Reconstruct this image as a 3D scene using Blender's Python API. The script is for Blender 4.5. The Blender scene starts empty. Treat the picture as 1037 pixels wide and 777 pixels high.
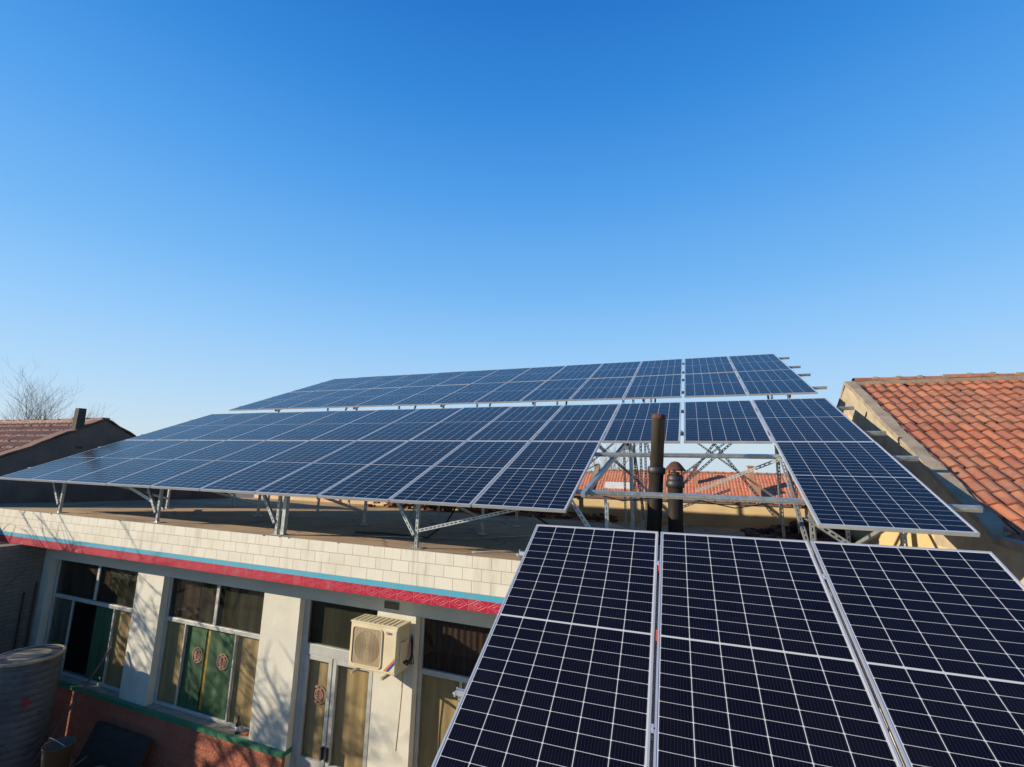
import bpy, math, random
from mathutils import Vector, Matrix
random.seed(7)
R = math.radians
sin, cos, pi = math.sin, math.cos, math.pi
scn = bpy.context.scene
COL = scn.collection

# ---------------------------------------------------------------- camera
cam_d = bpy.data.cameras.new('camera'); cam = bpy.data.objects.new('camera', cam_d); COL.objects.link(cam)
scn.camera = cam
cam_d.sensor_width = 36; cam_d.lens = 470.5 / 1037 * 36; cam_d.clip_start = .05; cam_d.clip_end = 3000
yaw, pitch, roll = -.3716, .1782, .0243
fw = Vector((sin(yaw)*cos(pitch), cos(yaw)*cos(pitch), sin(pitch)))
r0 = Vector((cos(yaw), -sin(yaw), 0)); u0 = r0.cross(fw)
rr = cos(roll)*r0 + sin(roll)*u0; uu = -sin(roll)*r0 + cos(roll)*u0
m = Matrix.Identity(4)
for i in range(3): m[i][0] = rr[i]; m[i][1] = uu[i]; m[i][2] = -fw[i]
cam.matrix_world = m

# ---------------------------------------------------------------- sky and sun
SUN = Vector((-2.65, -1.37, 1.0)).normalized()
el = math.asin(SUN.z); az = math.atan2(SUN.x, SUN.y)
w = bpy.data.worlds.new('World'); scn.world = w; w.use_nodes = True
nt = w.node_tree; bg = nt.nodes['Background']
sky = nt.nodes.new('ShaderNodeTexSky'); sky.sky_type = 'NISHITA'; sky.sun_disc = False
sky.sun_elevation = el; sky.sun_rotation = az % (2*pi)
sky.air_density = 1.0; sky.dust_density = .8; sky.ozone_density = 1.5; sky.altitude = 0
EXPO = .78
# clear winter sky: the Nishita sky blended with the same sky's smooth elevation gradient (haze-pale horizon, deep blue above)
def _l(c): return tuple((v/255/12.92 if v < 11 else ((v/255+.055)/1.055)**2.4) for v in c)
geo = nt.nodes.new('ShaderNodeTexCoord'); sp = nt.nodes.new('ShaderNodeSeparateXYZ'); nt.links.new(geo.outputs['Generated'], sp.inputs[0])
cr_ = nt.nodes.new('ShaderNodeValToRGB'); nt.links.new(sp.outputs[2], cr_.inputs[0]); el_ = cr_.color_ramp.elements
STOPS = [(0, (206, 220, 232)), (.05, (204, 222, 236)), (.12, (184, 217, 244)), (.25, (150, 202, 249)), (.36, (120, 185, 245)), (.53, (82, 160, 236)), (.66, (54, 138, 221)), (.76, (38, 119, 207)), (1, (24, 84, 178))]
el_[0].position = 0; el_[0].color = (*_l(STOPS[0][1]), 1); el_[1].position = 1; el_[1].color = (*_l(STOPS[-1][1]), 1)
for p_, c_ in STOPS[1:-1]: e_ = el_.new(p_); e_.color = (*_l(c_), 1)
vm = nt.nodes.new('ShaderNodeVectorMath'); vm.operation = 'SCALE'; vm.inputs['Scale'].default_value = 1/(.15*2**EXPO); nt.links.new(cr_.outputs[0], vm.inputs[0])
tn = nt.nodes.new('ShaderNodeVectorMath'); tn.operation = 'MULTIPLY'; tn.inputs[1].default_value = (.5*.74, .9*.74, 1.25*.74); nt.links.new(sky.outputs[0], tn.inputs[0])
mxw = nt.nodes.new('ShaderNodeMix'); mxw.data_type = 'RGBA'; mxw.inputs[0].default_value = .94; nt.links.new(tn.outputs[0], mxw.inputs[6]); nt.links.new(vm.outputs[0], mxw.inputs[7])
nt.links.new(mxw.outputs[2], bg.inputs[0]); bg.inputs[1].default_value = .15
sd = bpy.data.lights.new('sun', 'SUN'); sd.energy = 5.0; sd.angle = R(.5); sd.color = (1, .86, .665)
so = bpy.data.objects.new('sun', sd); COL.objects.link(so); so.rotation_euler = SUN.to_track_quat('Z', 'Y').to_euler()
so.location = (-20, -10, 20)
vs = scn.view_settings; vs.view_transform = 'Standard'; vs.look = 'None'; vs.exposure = EXPO; vs.gamma = 1; vs.use_curve_mapping = False
scn.render.engine = 'CYCLES'

# ---------------------------------------------------------------- materials
KA = .78   # overall reflectance trim for the chosen exposure
def ramp_mix(nt, fac, a, b):
    mx = nt.nodes.new('ShaderNodeMix'); mx.data_type = 'RGBA'
    if hasattr(fac, 'links') or hasattr(fac, 'is_linked'): nt.links.new(fac, mx.inputs[0])
    else: mx.inputs[0].default_value = fac
    for s, v in ((6, a), (7, b)):
        if isinstance(v, tuple): mx.inputs[s].default_value = (v[0]*KA, v[1]*KA, v[2]*KA, 1)
        else: nt.links.new(v, mx.inputs[s])
    return mx.outputs[2]
class NB:
    """little node builder"""
    def __init__(s, name):
        s.m = bpy.data.materials.new(name); s.m.use_nodes = True; s.nt = s.m.node_tree; s.p = s.nt.nodes['Principled BSDF']
    def n(s, t, **k):
        o = s.nt.nodes.new(t)
        for a, b in k.items(): setattr(o, a, b)
        return o
    def L(s, a, b): s.nt.links.new(a, b)
    def math(s, op, a, b=None, c=None, clamp=False):
        o = s.n('ShaderNodeMath', operation=op); o.use_clamp = clamp
        for i, v in enumerate((a, b, c)):
            if v is None: continue
            if isinstance(v, (int, float)): o.inputs[i].default_value = v
            else: s.L(v, o.inputs[i])
        return o.outputs[0]
    def coord(s, kind='Object'): return s.n('ShaderNodeTexCoord').outputs[kind]
    def xyz(s, v):
        o = s.n('ShaderNodeSeparateXYZ'); s.L(v, o.inputs[0]); return o.outputs
    def noise(s, scale, detail=5, rough=.55, vec=None, out=0, stretch=None):
        o = s.n('ShaderNodeTexNoise'); o.inputs['Scale'].default_value = scale; o.inputs['Detail'].default_value = detail; o.inputs['Roughness'].default_value = rough
        v = vec if vec is not None else s.coord()
        if stretch:
            mp = s.n('ShaderNodeMapping'); mp.inputs['Scale'].default_value = stretch; s.L(v, mp.inputs[0]); v = mp.outputs[0]
        s.L(v, o.inputs['Vector']); return o.outputs[out]
    def ramp(s, f, a, b):
        o = s.n('ShaderNodeMapRange'); o.inputs['From Min'].default_value = a; o.inputs['From Max'].default_value = b; s.L(f, o.inputs[0]); return o.outputs[0]
    def mix(s, f, a, b): return ramp_mix(s.nt, f, a, b)
    def base(s, c):
        if isinstance(c, tuple): s.p.inputs['Base Color'].default_value = (c[0]*KA, c[1]*KA, c[2]*KA, 1)
        else: s.L(c, s.p.inputs['Base Color'])
    def bump(s, h, strength=.3, dist=.01):
        o = s.n('ShaderNodeBump'); o.inputs['Strength'].default_value = strength; o.inputs['Distance'].default_value = dist
        s.L(h, o.inputs['Height']); s.L(o.outputs[0], s.p.inputs['Normal'])
    def rough(s, v):
        if isinstance(v, (int, float)): s.p.inputs['Roughness'].default_value = v
        else: s.L(v, s.p.inputs['Roughness'])

def plain(name, c, c2=None, rough=.7, metal=0, scale=6, bump=0, stretch=None, lo=.35, hi=.7):
    b = NB(name); b.p.inputs['Metallic'].default_value = metal; b.rough(rough)
    if c2:
        nz = b.noise(scale, stretch=stretch); b.base(b.mix(b.ramp(nz, lo, hi), c, c2))
        if bump: b.bump(b.noise(scale*8), bump, .01)
    else: b.base(c)
    return b.m

M = {}
M['alu'] = plain('aluminium_frame', (.74, .74, .72), (.62, .62, .62), .38, .55, 3)
M['galv'] = plain('galvanised_steel', (.60, .64, .62), (.38, .42, .42), .42, .7, 14)
M['backsheet'] = plain('dark_backsheet', (.10, .10, .11), None, .6)
M['cream'] = plain('cream_plaster', (.74, .71, .59), (.64, .61, .50), .85, 0, 2.5, .25)
M['yellow'] = plain('yellow_plaster', (.76, .58, .33), (.60, .45, .25), .9, 0, 1.6, .3)
M['cement'] = plain('grey_cement', (.34, .28, .20), (.20, .165, .12), .95, 0, 5, .6)
M['brownwall'] = plain('dark_rendered_wall', (.19, .14, .10), (.13, .10, .075), .95, 0, 2, .4)
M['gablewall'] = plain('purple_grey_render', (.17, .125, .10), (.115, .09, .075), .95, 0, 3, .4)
M['black_pipe'] = plain('near_black_pipe_steel', (.014, .012, .011), (.035, .026, .018), .6, 0, 7, 0, (1, 1, .25))  # near-black base with browner streaks, for the lower pipes
M['black_pipe'].node_tree.nodes['Principled BSDF'].inputs['IOR'].default_value = 1.2
M['pipe_upper'] = plain('sooty_brown_galvanised_pipe', (.27, .25, .21), (.13, .115, .09), .36, .55, 5, 0, (1, 1, .2))
M['rust'] = plain('rusty_steel', (.13, .055, .028), (.07, .03, .02), .85, .2, 18, .3)
M['winmetal'] = plain('window_aluminium', (.62, .62, .56), (.5, .5, .46), .45, .2, 5)
M['green_trim'] = plain('green_painted_trim', (.045, .24, .12), (.03, .17, .09), .6, 0, 9)
M['sill'] = plain('dusty_sill', (.42, .35, .25), (.28, .23, .16), .9, 0, 8, .3)
M['ground'] = plain('dry_earth', (.16, .12, .085), (.10, .08, .06), .95, 0, .6, .5)
M['bark'] = plain('bare_bark', (.12, .09, .07), (.08, .06, .045), .9, 0, 12)
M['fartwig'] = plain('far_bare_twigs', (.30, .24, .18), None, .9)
M['plastic_black'] = plain('black_rubber', (.02, .02, .022), None, .55)
M['plastic_white'] = plain('white_paint', (.72, .70, .62), (.62, .59, .5), .45, 0, 4)
M['bottle'] = plain('dark_bottle_glass', (.01, .015, .03), None, .08)
M['bottle_label'] = plain('pale_label', (.5, .55, .6), None, .6)
M['wood'] = plain('weathered_board', (.06, .04, .028), (.035, .025, .018), .9, 0, 5, .3, (1, 8, 1))
M['brickbit'] = plain('red_brick_rubble', (.25, .085, .045), (.13, .06, .04), .9, 0, 9, .3)
M['orange_tag'] = plain('orange_plastic', (.65, .08, .03), None, .5)
M['yellow_paint'] = plain('yellow_strip', (.62, .36, .03), None, .6)
M['room'] = plain('unlit_room_black', (.02, .018, .016), None, .9)  # near-black, stands in for the darkness of the unlit rooms

def deck_mat():
    b = NB('weathered_concrete_deck')
    n1 = b.noise(.7, 6, .6); n2 = b.noise(4.5, 6, .65); n3 = b.noise(1.6, 4, .5, stretch=(.5, 2.2, 1))
    c = b.mix(b.ramp(n1, .35, .68), (.50, .33, .175), (.34, .225, .125))
    c = b.mix(b.math('MULTIPLY', b.ramp(n3, .55, .7), .55), c, (.17, .13, .095))
    c = b.mix(b.math('MULTIPLY', b.ramp(n2, .55, .75), .5), c, (.54, .42, .28))
    vo = b.n('ShaderNodeTexVoronoi'); vo.feature = 'DISTANCE_TO_EDGE'; vo.inputs['Scale'].default_value = .55
    wv = b.n('ShaderNodeVectorMath', operation='ADD'); b.L(b.coord(), wv.inputs[0]); sc = b.n('ShaderNodeVectorMath', operation='SCALE'); sc.inputs['Scale'].default_value = .5; b.L(b.noise(2.2, 4, out=1), sc.inputs[0]); b.L(sc.outputs[0], wv.inputs[1]); b.L(wv.outputs[0], vo.inputs['Vector'])
    crack = b.math('LESS_THAN', vo.outputs['Distance'], .009); c = b.mix(b.math('MULTIPLY', crack, .8), c, (.07, .05, .04))
    vp = b.n('ShaderNodeTexVoronoi'); vp.inputs['Scale'].default_value = .38; b.L(b.coord(), vp.inputs['Vector']); pv = b.xyz(vp.outputs['Color'])
    c = b.mix(b.math('MULTIPLY', b.math('GREATER_THAN', pv[0], .62), .28), c, (.20, .15, .10))
    ring = b.math('LESS_THAN', b.math('ABSOLUTE', b.math('SUBTRACT', n1, .56)), .012); c = b.mix(b.math('MULTIPLY', ring, .45), c, (.16, .12, .08))
    b.base(c); b.rough(.92); b.bump(b.noise(30, 6), .35, .01); return b.m
M['deck'] = deck_mat()

def tile_band():
    b = NB('cream_facing_tiles')
    x = b.xyz(b.coord()); cv = b.n('ShaderNodeCombineXYZ'); b.L(x[0], cv.inputs[0]); b.L(b.math('ADD', x[2], 1.0505), cv.inputs[1])
    br = b.n('ShaderNodeTexBrick'); b.L(cv.outputs[0], br.inputs['Vector'])
    br.offset = .5; br.inputs['Scale'].default_value = 1; br.inputs['Brick Width'].default_value = .25; br.inputs['Row Height'].default_value = .1395
    br.inputs['Mortar Size'].default_value = .0028; br.inputs['Mortar Smooth'].default_value = .1; br.inputs['Bias'].default_value = -.2
    br.inputs['Color1'].default_value = (.62, .58, .475, 1); br.inputs['Color2'].default_value = (.57, .535, .435, 1); br.inputs['Mortar'].default_value = (.27, .20, .13, 1)
    n = b.noise(2.0, 5); c = b.mix(b.math('MULTIPLY', b.ramp(n, .5, .75), .3), br.outputs['Color'], (.5, .42, .28))
    st = b.noise(5, 5, .6, stretch=(1, 1, .15)); c = b.mix(b.math('MULTIPLY', b.ramp(st, .54, .75), .5), c, (.33, .26, .17))
    dp = b.noise(14, 4, .6, stretch=(1, 1, .06)); c = b.mix(b.math('MULTIPLY', b.math('MULTIPLY', b.ramp(dp, .6, .72), b.ramp(x[2], -1.4, -1.06)), .45), c, (.25, .19, .12))
    b.base(c); b.rough(.42); b.bump(b.math('ADD', b.math('MULTIPLY', br.outputs['Fac'], -1), b.math('MULTIPLY', b.noise(60), .15)), .5, .003); return b.m
M['tiles'] = tile_band()
def stripe(name, c, c2, w=.25, diamond=False, z0=-1.66, h=.125):
    b = NB(name); x = b.xyz(b.coord())
    u = b.math('FRACT', b.math('DIVIDE', b.math('ADD', x[0], 40.03), w))
    v = b.math('DIVIDE', b.math('SUBTRACT', x[2], z0), h)
    edge = b.math('LESS_THAN', b.math('MINIMUM', u, b.math('SUBTRACT', 1, u)), .012)
    hgt = edge
    col = b.mix(b.ramp(b.noise(3), .3, .7), c, c2)
    if diamond:
        d = b.math('ADD', b.math('ABSOLUTE', b.math('SUBTRACT', u, .5)), b.math('MULTIPLY', b.math('ABSOLUTE', b.math('SUBTRACT', v, .5)), .95))
        ln = None
        for r_ in (.22, .44):
            q = b.math('LESS_THAN', b.math('ABSOLUTE', b.math('SUBTRACT', d, r_)), .04)
            ln = q if ln is None else b.math('MAXIMUM', ln, q)
        col = b.mix(b.math('MULTIPLY', ln, .38), col, (.60, .14, .17)); hgt = b.math('SUBTRACT', ln, edge)
    col = b.mix(b.math('MULTIPLY', edge, .5), col, (.35, .3, .25))
    wr = b.noise(7, 6, .7, stretch=(1, 1, .4)); col = b.mix(b.math('MULTIPLY', b.ramp(wr, .52, .7), .38), col, (.40, .27, .24))
    b.base(col); b.rough(.38); b.bump(hgt, .4, .004); return b.m
M['blue'] = stripe('sky_blue_tiles', (.07, .38, .52), (.10, .43, .55))
M['red'] = stripe('crimson_embossed_tiles', (.50, .012, .045), (.42, .012, .04), diamond=True)
def dado():
    b = NB('red_brick_painted_dado'); n = b.noise(3, 6); n2 = b.noise(9, 6, .7)
    c = b.mix(b.ramp(n, .35, .7), (.52, .165, .085), (.40, .115, .065)); c = b.mix(b.math('MULTIPLY', b.ramp(n2, .58, .7), .6), c, (.55, .27, .16))
    x = b.xyz(b.coord()); row = b.math('LESS_THAN', b.math('FRACT', b.math('DIVIDE', b.math('ADD', x[2], 10), .16)), .06)
    b.base(b.mix(b.math('MULTIPLY', row, .5), c, (.2, .08, .05))); b.rough(.9)
    b.bump(b.math('ADD', b.noise(28, 6), b.math('MULTIPLY', row, -.5)), .9, .02); return b.m
M['dado'] = dado()
def wing_mat():
    b = NB('painted_brick_wing'); x = b.xyz(b.coord()); cv = b.n('ShaderNodeCombineXYZ'); b.L(x[1], cv.inputs[0]); b.L(x[2], cv.inputs[1])
    br = b.n('ShaderNodeTexBrick'); b.L(cv.outputs[0], br.inputs['Vector']); br.inputs['Scale'].default_value = 1
    br.inputs['Brick Width'].default_value = .24; br.inputs['Row Height'].default_value = .07; br.inputs['Mortar Size'].default_value = .004
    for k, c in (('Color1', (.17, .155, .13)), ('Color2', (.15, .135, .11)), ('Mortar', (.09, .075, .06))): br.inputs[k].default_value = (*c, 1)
    b.base(br.outputs['Color']); b.rough(.8); b.bump(b.math('MULTIPLY', br.outputs['Fac'], -1), .5, .006); return b.m
M['wing'] = wing_mat()
def cells():
    b = NB('monocrystalline_cells_under_glass')
    uv = b.n('ShaderNodeUVMap').outputs[0]; x = b.xyz(uv)      # metres on the panel
    W_, L_ = 1.134, 2.278; mx, my, mid = .021, .022, .012
    cw = (W_ - 2*mx) / 6; half = (L_ - 2*my - mid) / 2; ch = half / 12
    uu_ = b.math('SUBTRACT', x[0], mx); fu = b.math('FRACT', b.math('DIVIDE', uu_, cw))
    du = b.math('MULTIPLY', b.math('MINIMUM', fu, b.math('SUBTRACT', 1, fu)), cw)
    vc = b.math('SUBTRACT', b.math('ABSOLUTE', b.math('SUBTRACT', x[1], L_/2)), mid/2)  # distance from the middle bar
    fv = b.math('FRACT', b.math('DIVIDE', vc, ch)); dv = b.math('MULTIPLY', b.math('MINIMUM', fv, b.math('SUBTRACT', 1, fv)), ch)
    line = b.math('MAXIMUM', b.math('LESS_THAN', du, .0024), b.math('LESS_THAN', dv, .0014))
    line = b.math('MAXIMUM', line, b.math('LESS_THAN', b.math('ADD', du, dv), .0085))     # clipped cell corners
    line = b.math('MAXIMUM', line, b.math('LESS_THAN', vc, 0.0))
    line = b.math('MAXIMUM', line, b.math('GREATER_THAN', vc, half))
    line = b.math('MAXIMUM', line, b.math('LESS_THAN', uu_, 0.0)); line = b.math('MAXIMUM', line, b.math('GREATER_THAN', uu_, W_ - 2*mx))
    bus = b.math('LESS_THAN', b.math('ABSOLUTE', b.math('SUBTRACT', b.math('FRACT', b.math('MULTIPLY', fu, 10)), .5)), .022)
    oi = b.n('ShaderNodeObjectInfo'); idn = b.math('FLOOR', b.math('DIVIDE', uu_, cw)); idv = b.math('FLOOR', b.math('DIVIDE', x[1], ch))
    wn = b.n('ShaderNodeTexWhiteNoise'); cv = b.n('ShaderNodeCombineXYZ'); b.L(idn, cv.inputs[0]); b.L(idv, cv.inputs[1]); b.L(oi.outputs['Random'], cv.inputs[2]); b.L(cv.outputs[0], wn.inputs[0])
    cell = b.mix(b.math('MULTIPLY', wn.outputs[0], .5), (.0030, .0026, .0045), (.0055, .005, .008))
    cell = b.mix(b.math('MULTIPLY', bus, .6), cell, (.075, .075, .09))
    col = b.mix(line, cell, (.52, .53, .52))
    nz = b.noise(2.3, 5, .6, vec=uv)
    b.base(b.mix(b.math('MULTIPLY', b.ramp(nz, .3, .8), .006), col, (.5, .42, .32)))   # thin dust film
    b.rough(b.math('ADD', .19, b.math('MULTIPLY', nz, .08))); b.p.inputs['IOR'].default_value = 1.34; b.p.inputs['Specular Tint'].default_value = (.5, .66, .85, 1)
    return b.m
M['cells'] = cells()
def rooftile(name, pal, mortar=0):
    b = NB(name); uv = b.n('ShaderNodeUVMap').outputs[0]; x = b.xyz(uv)
    iu = b.math('FLOOR', x[0]); iv = b.math('FLOOR', x[1]); cv = b.n('ShaderNodeCombineXYZ'); b.L(iu, cv.inputs[0]); b.L(iv, cv.inputs[1])
    wn = b.n('ShaderNodeTexWhiteNoise'); b.L(cv.outputs[0], wn.inputs[0])
    c = b.mix(wn.outputs[0], pal[0], pal[1])
    n1 = b.noise(1.1, 5, .6); c = b.mix(b.math('MULTIPLY', b.ramp(n1, .45, .75), .7), c, pal[2])
    n3 = b.noise(3.2, 6, .7); c = b.mix(b.math('MULTIPLY', b.ramp(n3, .48, .66), .62), c, pal[3])
    n4 = b.noise(60, 3, .6); c = b.mix(b.math('MULTIPLY', b.ramp(n4, .6, .72), .5), c, (.42, .34, .24))
    n2 = b.noise(16, 5, .7); c = b.mix(b.math('MULTIPLY', b.ramp(n2, .52, .75), .55), c, pal[3])
    if mortar:
        fv = b.math('FRACT', x[1]); c = b.mix(b.math('MULTIPLY', b.math('LESS_THAN', b.math('ADD', fv, b.math('MULTIPLY', b.noise(7), .16)), .26), mortar), c, (.42, .34, .28))
    b.base(c); b.rough(.85); b.bump(b.noise(40, 5), .4, .006); return b.m
M['rt_right'] = rooftile('orange_clay_tiles', ((.43, .15, .072), (.27, .082, .045), (.36, .19, .11), (.10, .06, .045)))
M['rt_left'] = rooftile('old_red_tiles', ((.34, .095, .05), (.25, .065, .04), (.28, .12, .08), (.14, .06, .045)), .8)
M['rt_far'] = rooftile('far_orange_tiles', ((.62, .215, .11), (.52, .17, .085), (.60, .28, .17), (.44, .16, .09)))
def glass(name='window_glass', tint=(.93, .95, .92)):
    b = NB(name); tr = b.n('ShaderNodeBsdfTransparent'); tr.inputs[0].default_value = (*tint, 1)
    gl = b.n('ShaderNodeBsdfGlossy'); gl.inputs['Roughness'].default_value = .03
    lw = b.n('ShaderNodeLayerWeight'); lw.inputs[0].default_value = .5
    mx = b.n('ShaderNodeMixShader'); b.L(b.math('ADD', .05, b.math('MULTIPLY', b.math('POWER', lw.outputs['Facing'], 5), .9), clamp=True), mx.inputs[0]); b.L(tr.outputs[0], mx.inputs[1]); b.L(gl.outputs[0], mx.inputs[2])
    b.L(mx.outputs[0], b.nt.nodes['Material Output'].inputs[0]); return b.m
M['glass'] = glass(); M['dimglass'] = glass('dim_window_glass', (.5, .52, .48))  # second glass: dark tint puts dim interior and reflections into the upper panes
def curtain_m(name, c, c2): return plain(name, c, c2, .9, 0, 5, 0, (3, 3, .3))
M['cur_brown'] = curtain_m('brown_curtain_cloth', (.42, .29, .13), (.32, .22, .10))
M['cur_green'] = curtain_m('green_curtain_cloth', (.07, .16, .075), (.045, .11, .05))
M['cur_red'] = curtain_m('maroon_striped_curtain', (.13, .055, .045), (.17, .12, .10))
M['pane_grey'] = curtain_m('dull_olive_pane_backing', (.13, .12, .085), (.09, .085, .06))  # dark cloth standing in for reflections and dim interior in the grey panes
M['pink'] = plain('pink_paper', (.62, .30, .22), (.5, .25, .18), .8, 0, 20)
def drum_m():
    b = NB('dull_corrugated_tank_metal'); n = b.noise(3, 6); n2 = b.noise(9, 5, .6, stretch=(1, 1, 3))
    c = b.mix(b.ramp(n, .35, .7), (.15, .165, .17), (.095, .10, .105)); c = b.mix(b.math('MULTIPLY', b.ramp(n2, .56, .66), .8), c, (.05, .04, .035)); n3 = b.noise(5, 6, .7); c = b.mix(b.math('MULTIPLY', b.ramp(n3, .66, .72), .7), c, (.34, .34, .33))
    b.base(c); b.rough(.6); b.p.inputs['Metallic'].default_value = .25; b.bump(b.noise(22), .3, .01); return b.m
M['drum'] = drum_m()
M['drumlid'] = plain('sunlit_toned_tank_lid', (.50, .40, .26), (.34, .27, .17), .8, 0, 3, .3)  # warm light lid colour carries the sunlight falling on the tank top
def acgrille():
    b = NB('tan_fan_grille'); x = b.xyz(b.coord())
    g = b.math('LESS_THAN', b.math('FRACT', b.math('MULTIPLY', x[2], 60)), .35); g2 = b.math('LESS_THAN', b.math('FRACT', b.math('MULTIPLY', x[0], 18)), .1)
    k = b.math('MAXIMUM', g, g2); b.base(b.mix(k, (.30, .22, .12), (.46, .36, .21))); b.rough(.7); return b.m
M['acgrille'] = acgrille()
M['ac'] = plain('yellowed_white_enamel', (.80, .70, .45), (.68, .57, .36), .4, 0, 3)
M['ink_red'] = plain('red_ink', (.5, .03, .03), None, .5); M['ink_blue'] = plain('blue_ink', (.04, .07, .3), None, .5); M['ink_orange'] = plain('orange_ink', (.75, .2, .08), None, .5)

# ---------------------------------------------------------------- mesh helpers
class MB:
    def __init__(s): s.v = []; s.f = []; s.uv = []
    def quad(s, a, b, c, d, uv=None):
        i = len(s.v); s.v += [tuple(a), tuple(b), tuple(c), tuple(d)]; s.f.append((i, i+1, i+2, i+3)); s.uv.append(uv)
    def hexa(s, p):   # 8 points: bottom 4 (ccw from above), top 4
        i = len(s.v); s.v += [tuple(q) for q in p]
        for f in ((0, 3, 2, 1), (4, 5, 6, 7), (0, 1, 5, 4), (1, 2, 6, 5), (2, 3, 7, 6), (3, 0, 4, 7)): s.f.append(tuple(i+k for k in f)); s.uv.append(None)
    def box(s, x0, x1, y0, y1, z0, z1):
        s.hexa([(x0, y0, z0), (x1, y0, z0), (x1, y1, z0), (x0, y1, z0), (x0, y0, z1), (x1, y0, z1), (x1, y1, z1), (x0, y1, z1)])
    def beam(s, a, b, w, h, up=(0, 0, 1)):
        a = Vector(a); b = Vector(b); d = (b-a).normalized(); up = Vector(up)
        if abs(d.dot(up)) > .98: up = Vector((0, 1, 0))
        x = d.cross(up).normalized(); y = x.cross(d)
        q = []
        for p in (a, b): q += [p - x*w/2 - y*h/2, p + x*w/2 - y*h/2, p + x*w/2 + y*h/2, p - x*w/2 + y*h/2]
        s.hexa(q)
    def strut(s, a, b, w=.041, h=.041, up=(0, -1, 0)):
        """slotted U channel: web with punched slots, two flanges"""
        a = Vector(a); b = Vector(b); Ln = (b-a).length; d = (b-a)/Ln; up = Vector(up)
        if abs(d.dot(up)) > .97: up = Vector((1, 0, 0))
        x = d.cross(up).normalized(); y = x.cross(d)   # y faces 'up' hint: the web side
        t = .004
        s.beam(a - x*(w/2-t/2), b - x*(w/2-t/2), t, h, y); s.beam(a + x*(w/2-t/2), b + x*(w/2-t/2), t, h, y)
        for sg in (-1, 1): s.beam(a + y*(h/2-t/2) + x*sg*w*.31, b + y*(h/2-t/2) + x*sg*w*.31, w*.30, t, y)
        n = max(1, int(Ln/.06))
        for k in range(n):
            p = a + d*(k+.5)*Ln/n + y*(h/2-t/2); s.beam(p - d*.012, p + d*.012, w*.36, t*.98, y)
    def tube(s, pts, rad, n=8, cap=True):
        pts = [Vector(p) for p in pts]; rad = rad if isinstance(rad, (list, tuple)) else [rad]*len(pts); base = len(s.v)
        prev = None
        for i, p in enumerate(pts):
            d = (pts[min(i+1, len(pts)-1)] - pts[max(i-1, 0)]).normalized()
            if prev is None:
                h = Vector((0, 0, 1)) if abs(d.z) < .9 else Vector((1, 0, 0)); x = d.cross(h).normalized()
            else: x = (prev - d*prev.dot(d)).normalized()
            prev = x; y = d.cross(x)
            for k in range(n):
                t = 2*pi*k/n; s.v.append(tuple(p + (x*cos(t) + y*sin(t))*rad[i]))
        for i in range(len(pts)-1):
            for k in range(n):
                a = base + i*n + k; b = base + i*n + (k+1) % n; s.f.append((a, b, b+n, a+n)); s.uv.append(None)
        if cap:
            s.f.append(tuple(base + k for k in reversed(range(n)))); s.uv.append(None)
            s.f.append(tuple(base + (len(pts)-1)*n + k for k in range(n))); s.uv.append(None)
    def lathe(s, prof, c=(0, 0, 0), n=32, axis=None):
        """prof: list of (r, z); axis: direction of +z"""
        ax = Vector(axis).normalized() if axis else Vector((0, 0, 1)); h = Vector((1, 0, 0)); x = (h - ax*h.dot(ax)).normalized(); y = ax.cross(x); c = Vector(c); base = len(s.v)
        for r_, z in prof:
            for k in range(n):
                t = 2*pi*k/n; s.v.append(tuple(c + ax*z + (x*cos(t)+y*sin(t))*r_))
        for i in range(len(prof)-1):
            for k in range(n):
                a = base+i*n+k; b = base+i*n+(k+1) % n; s.f.append((a, b, b+n, a+n)); s.uv.append(None)
        s.f.append(tuple(base+k for k in reversed(range(n)))); s.uv.append(None)
        s.f.append(tuple(base+(len(prof)-1)*n+k for k in range(n))); s.uv.append(None)
    def mesh(s, name):
        me = bpy.data.meshes.new(name); me.from_pydata(s.v, [], s.f)
        if any(u for u in s.uv):
            ul = me.uv_layers.new(name='UVMap')
            for p, u in zip(me.polygons, s.uv):
                for k, li in enumerate(p.loop_indices): ul.data[li].uv = u[k] if u else (0, 0)
        me.update(); return me
    def build(s, name, mat, parent=None, smooth=False, bevel=0):
        me = s.mesh(name); me.materials.append(mat)
        if smooth:
            for p in me.polygons: p.use_smooth = len(p.vertices) == 4
        o = bpy.data.objects.new(name, me); COL.objects.link(o)
        if parent: o.parent = parent; o.matrix_parent_inverse = Matrix.Translation(-parent.location) if parent.type == 'EMPTY' or parent.parent is None else Matrix.Identity(4)
        if bevel:
            bv = o.modifiers.new('bevel', 'BEVEL'); bv.width = bevel; bv.segments = 2; bv.limit_method = 'ANGLE'
        return o
def tag(o, label=None, cat=None, group=None, kind=None):
    for k, v in (('label', label), ('category', cat), ('group', group), ('kind', kind)):
        if v: o[k] = v
    return o
def empty(name, loc, label, cat, group=None):
    o = bpy.data.objects.new(name, None); COL.objects.link(o); o.location = loc; o.empty_display_size = .2
    return tag(o, label, cat, group)
ORD = 'first second third fourth fifth sixth seventh eighth ninth tenth eleventh twelfth thirteenth'.split()

# ---------------------------------------------------------------- ground
GZ = -5.0
g = MB(); g.quad((-900, -900, GZ), (900, -900, GZ), (900, 1400, GZ), (-900, 1400, GZ)); tag(g.build('ground', M['ground']), kind='structure')
def concrete_yard():
    b = MB(); b.box(-13, 3, -3, 5.6, GZ-.1, GZ+.04); tag(b.build('courtyard_paving', plain('courtyard_concrete', (.17, .14, .11), (.11, .09, .07), .9, 0, 1.5, .4)), kind='structure')
concrete_yard()

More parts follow.
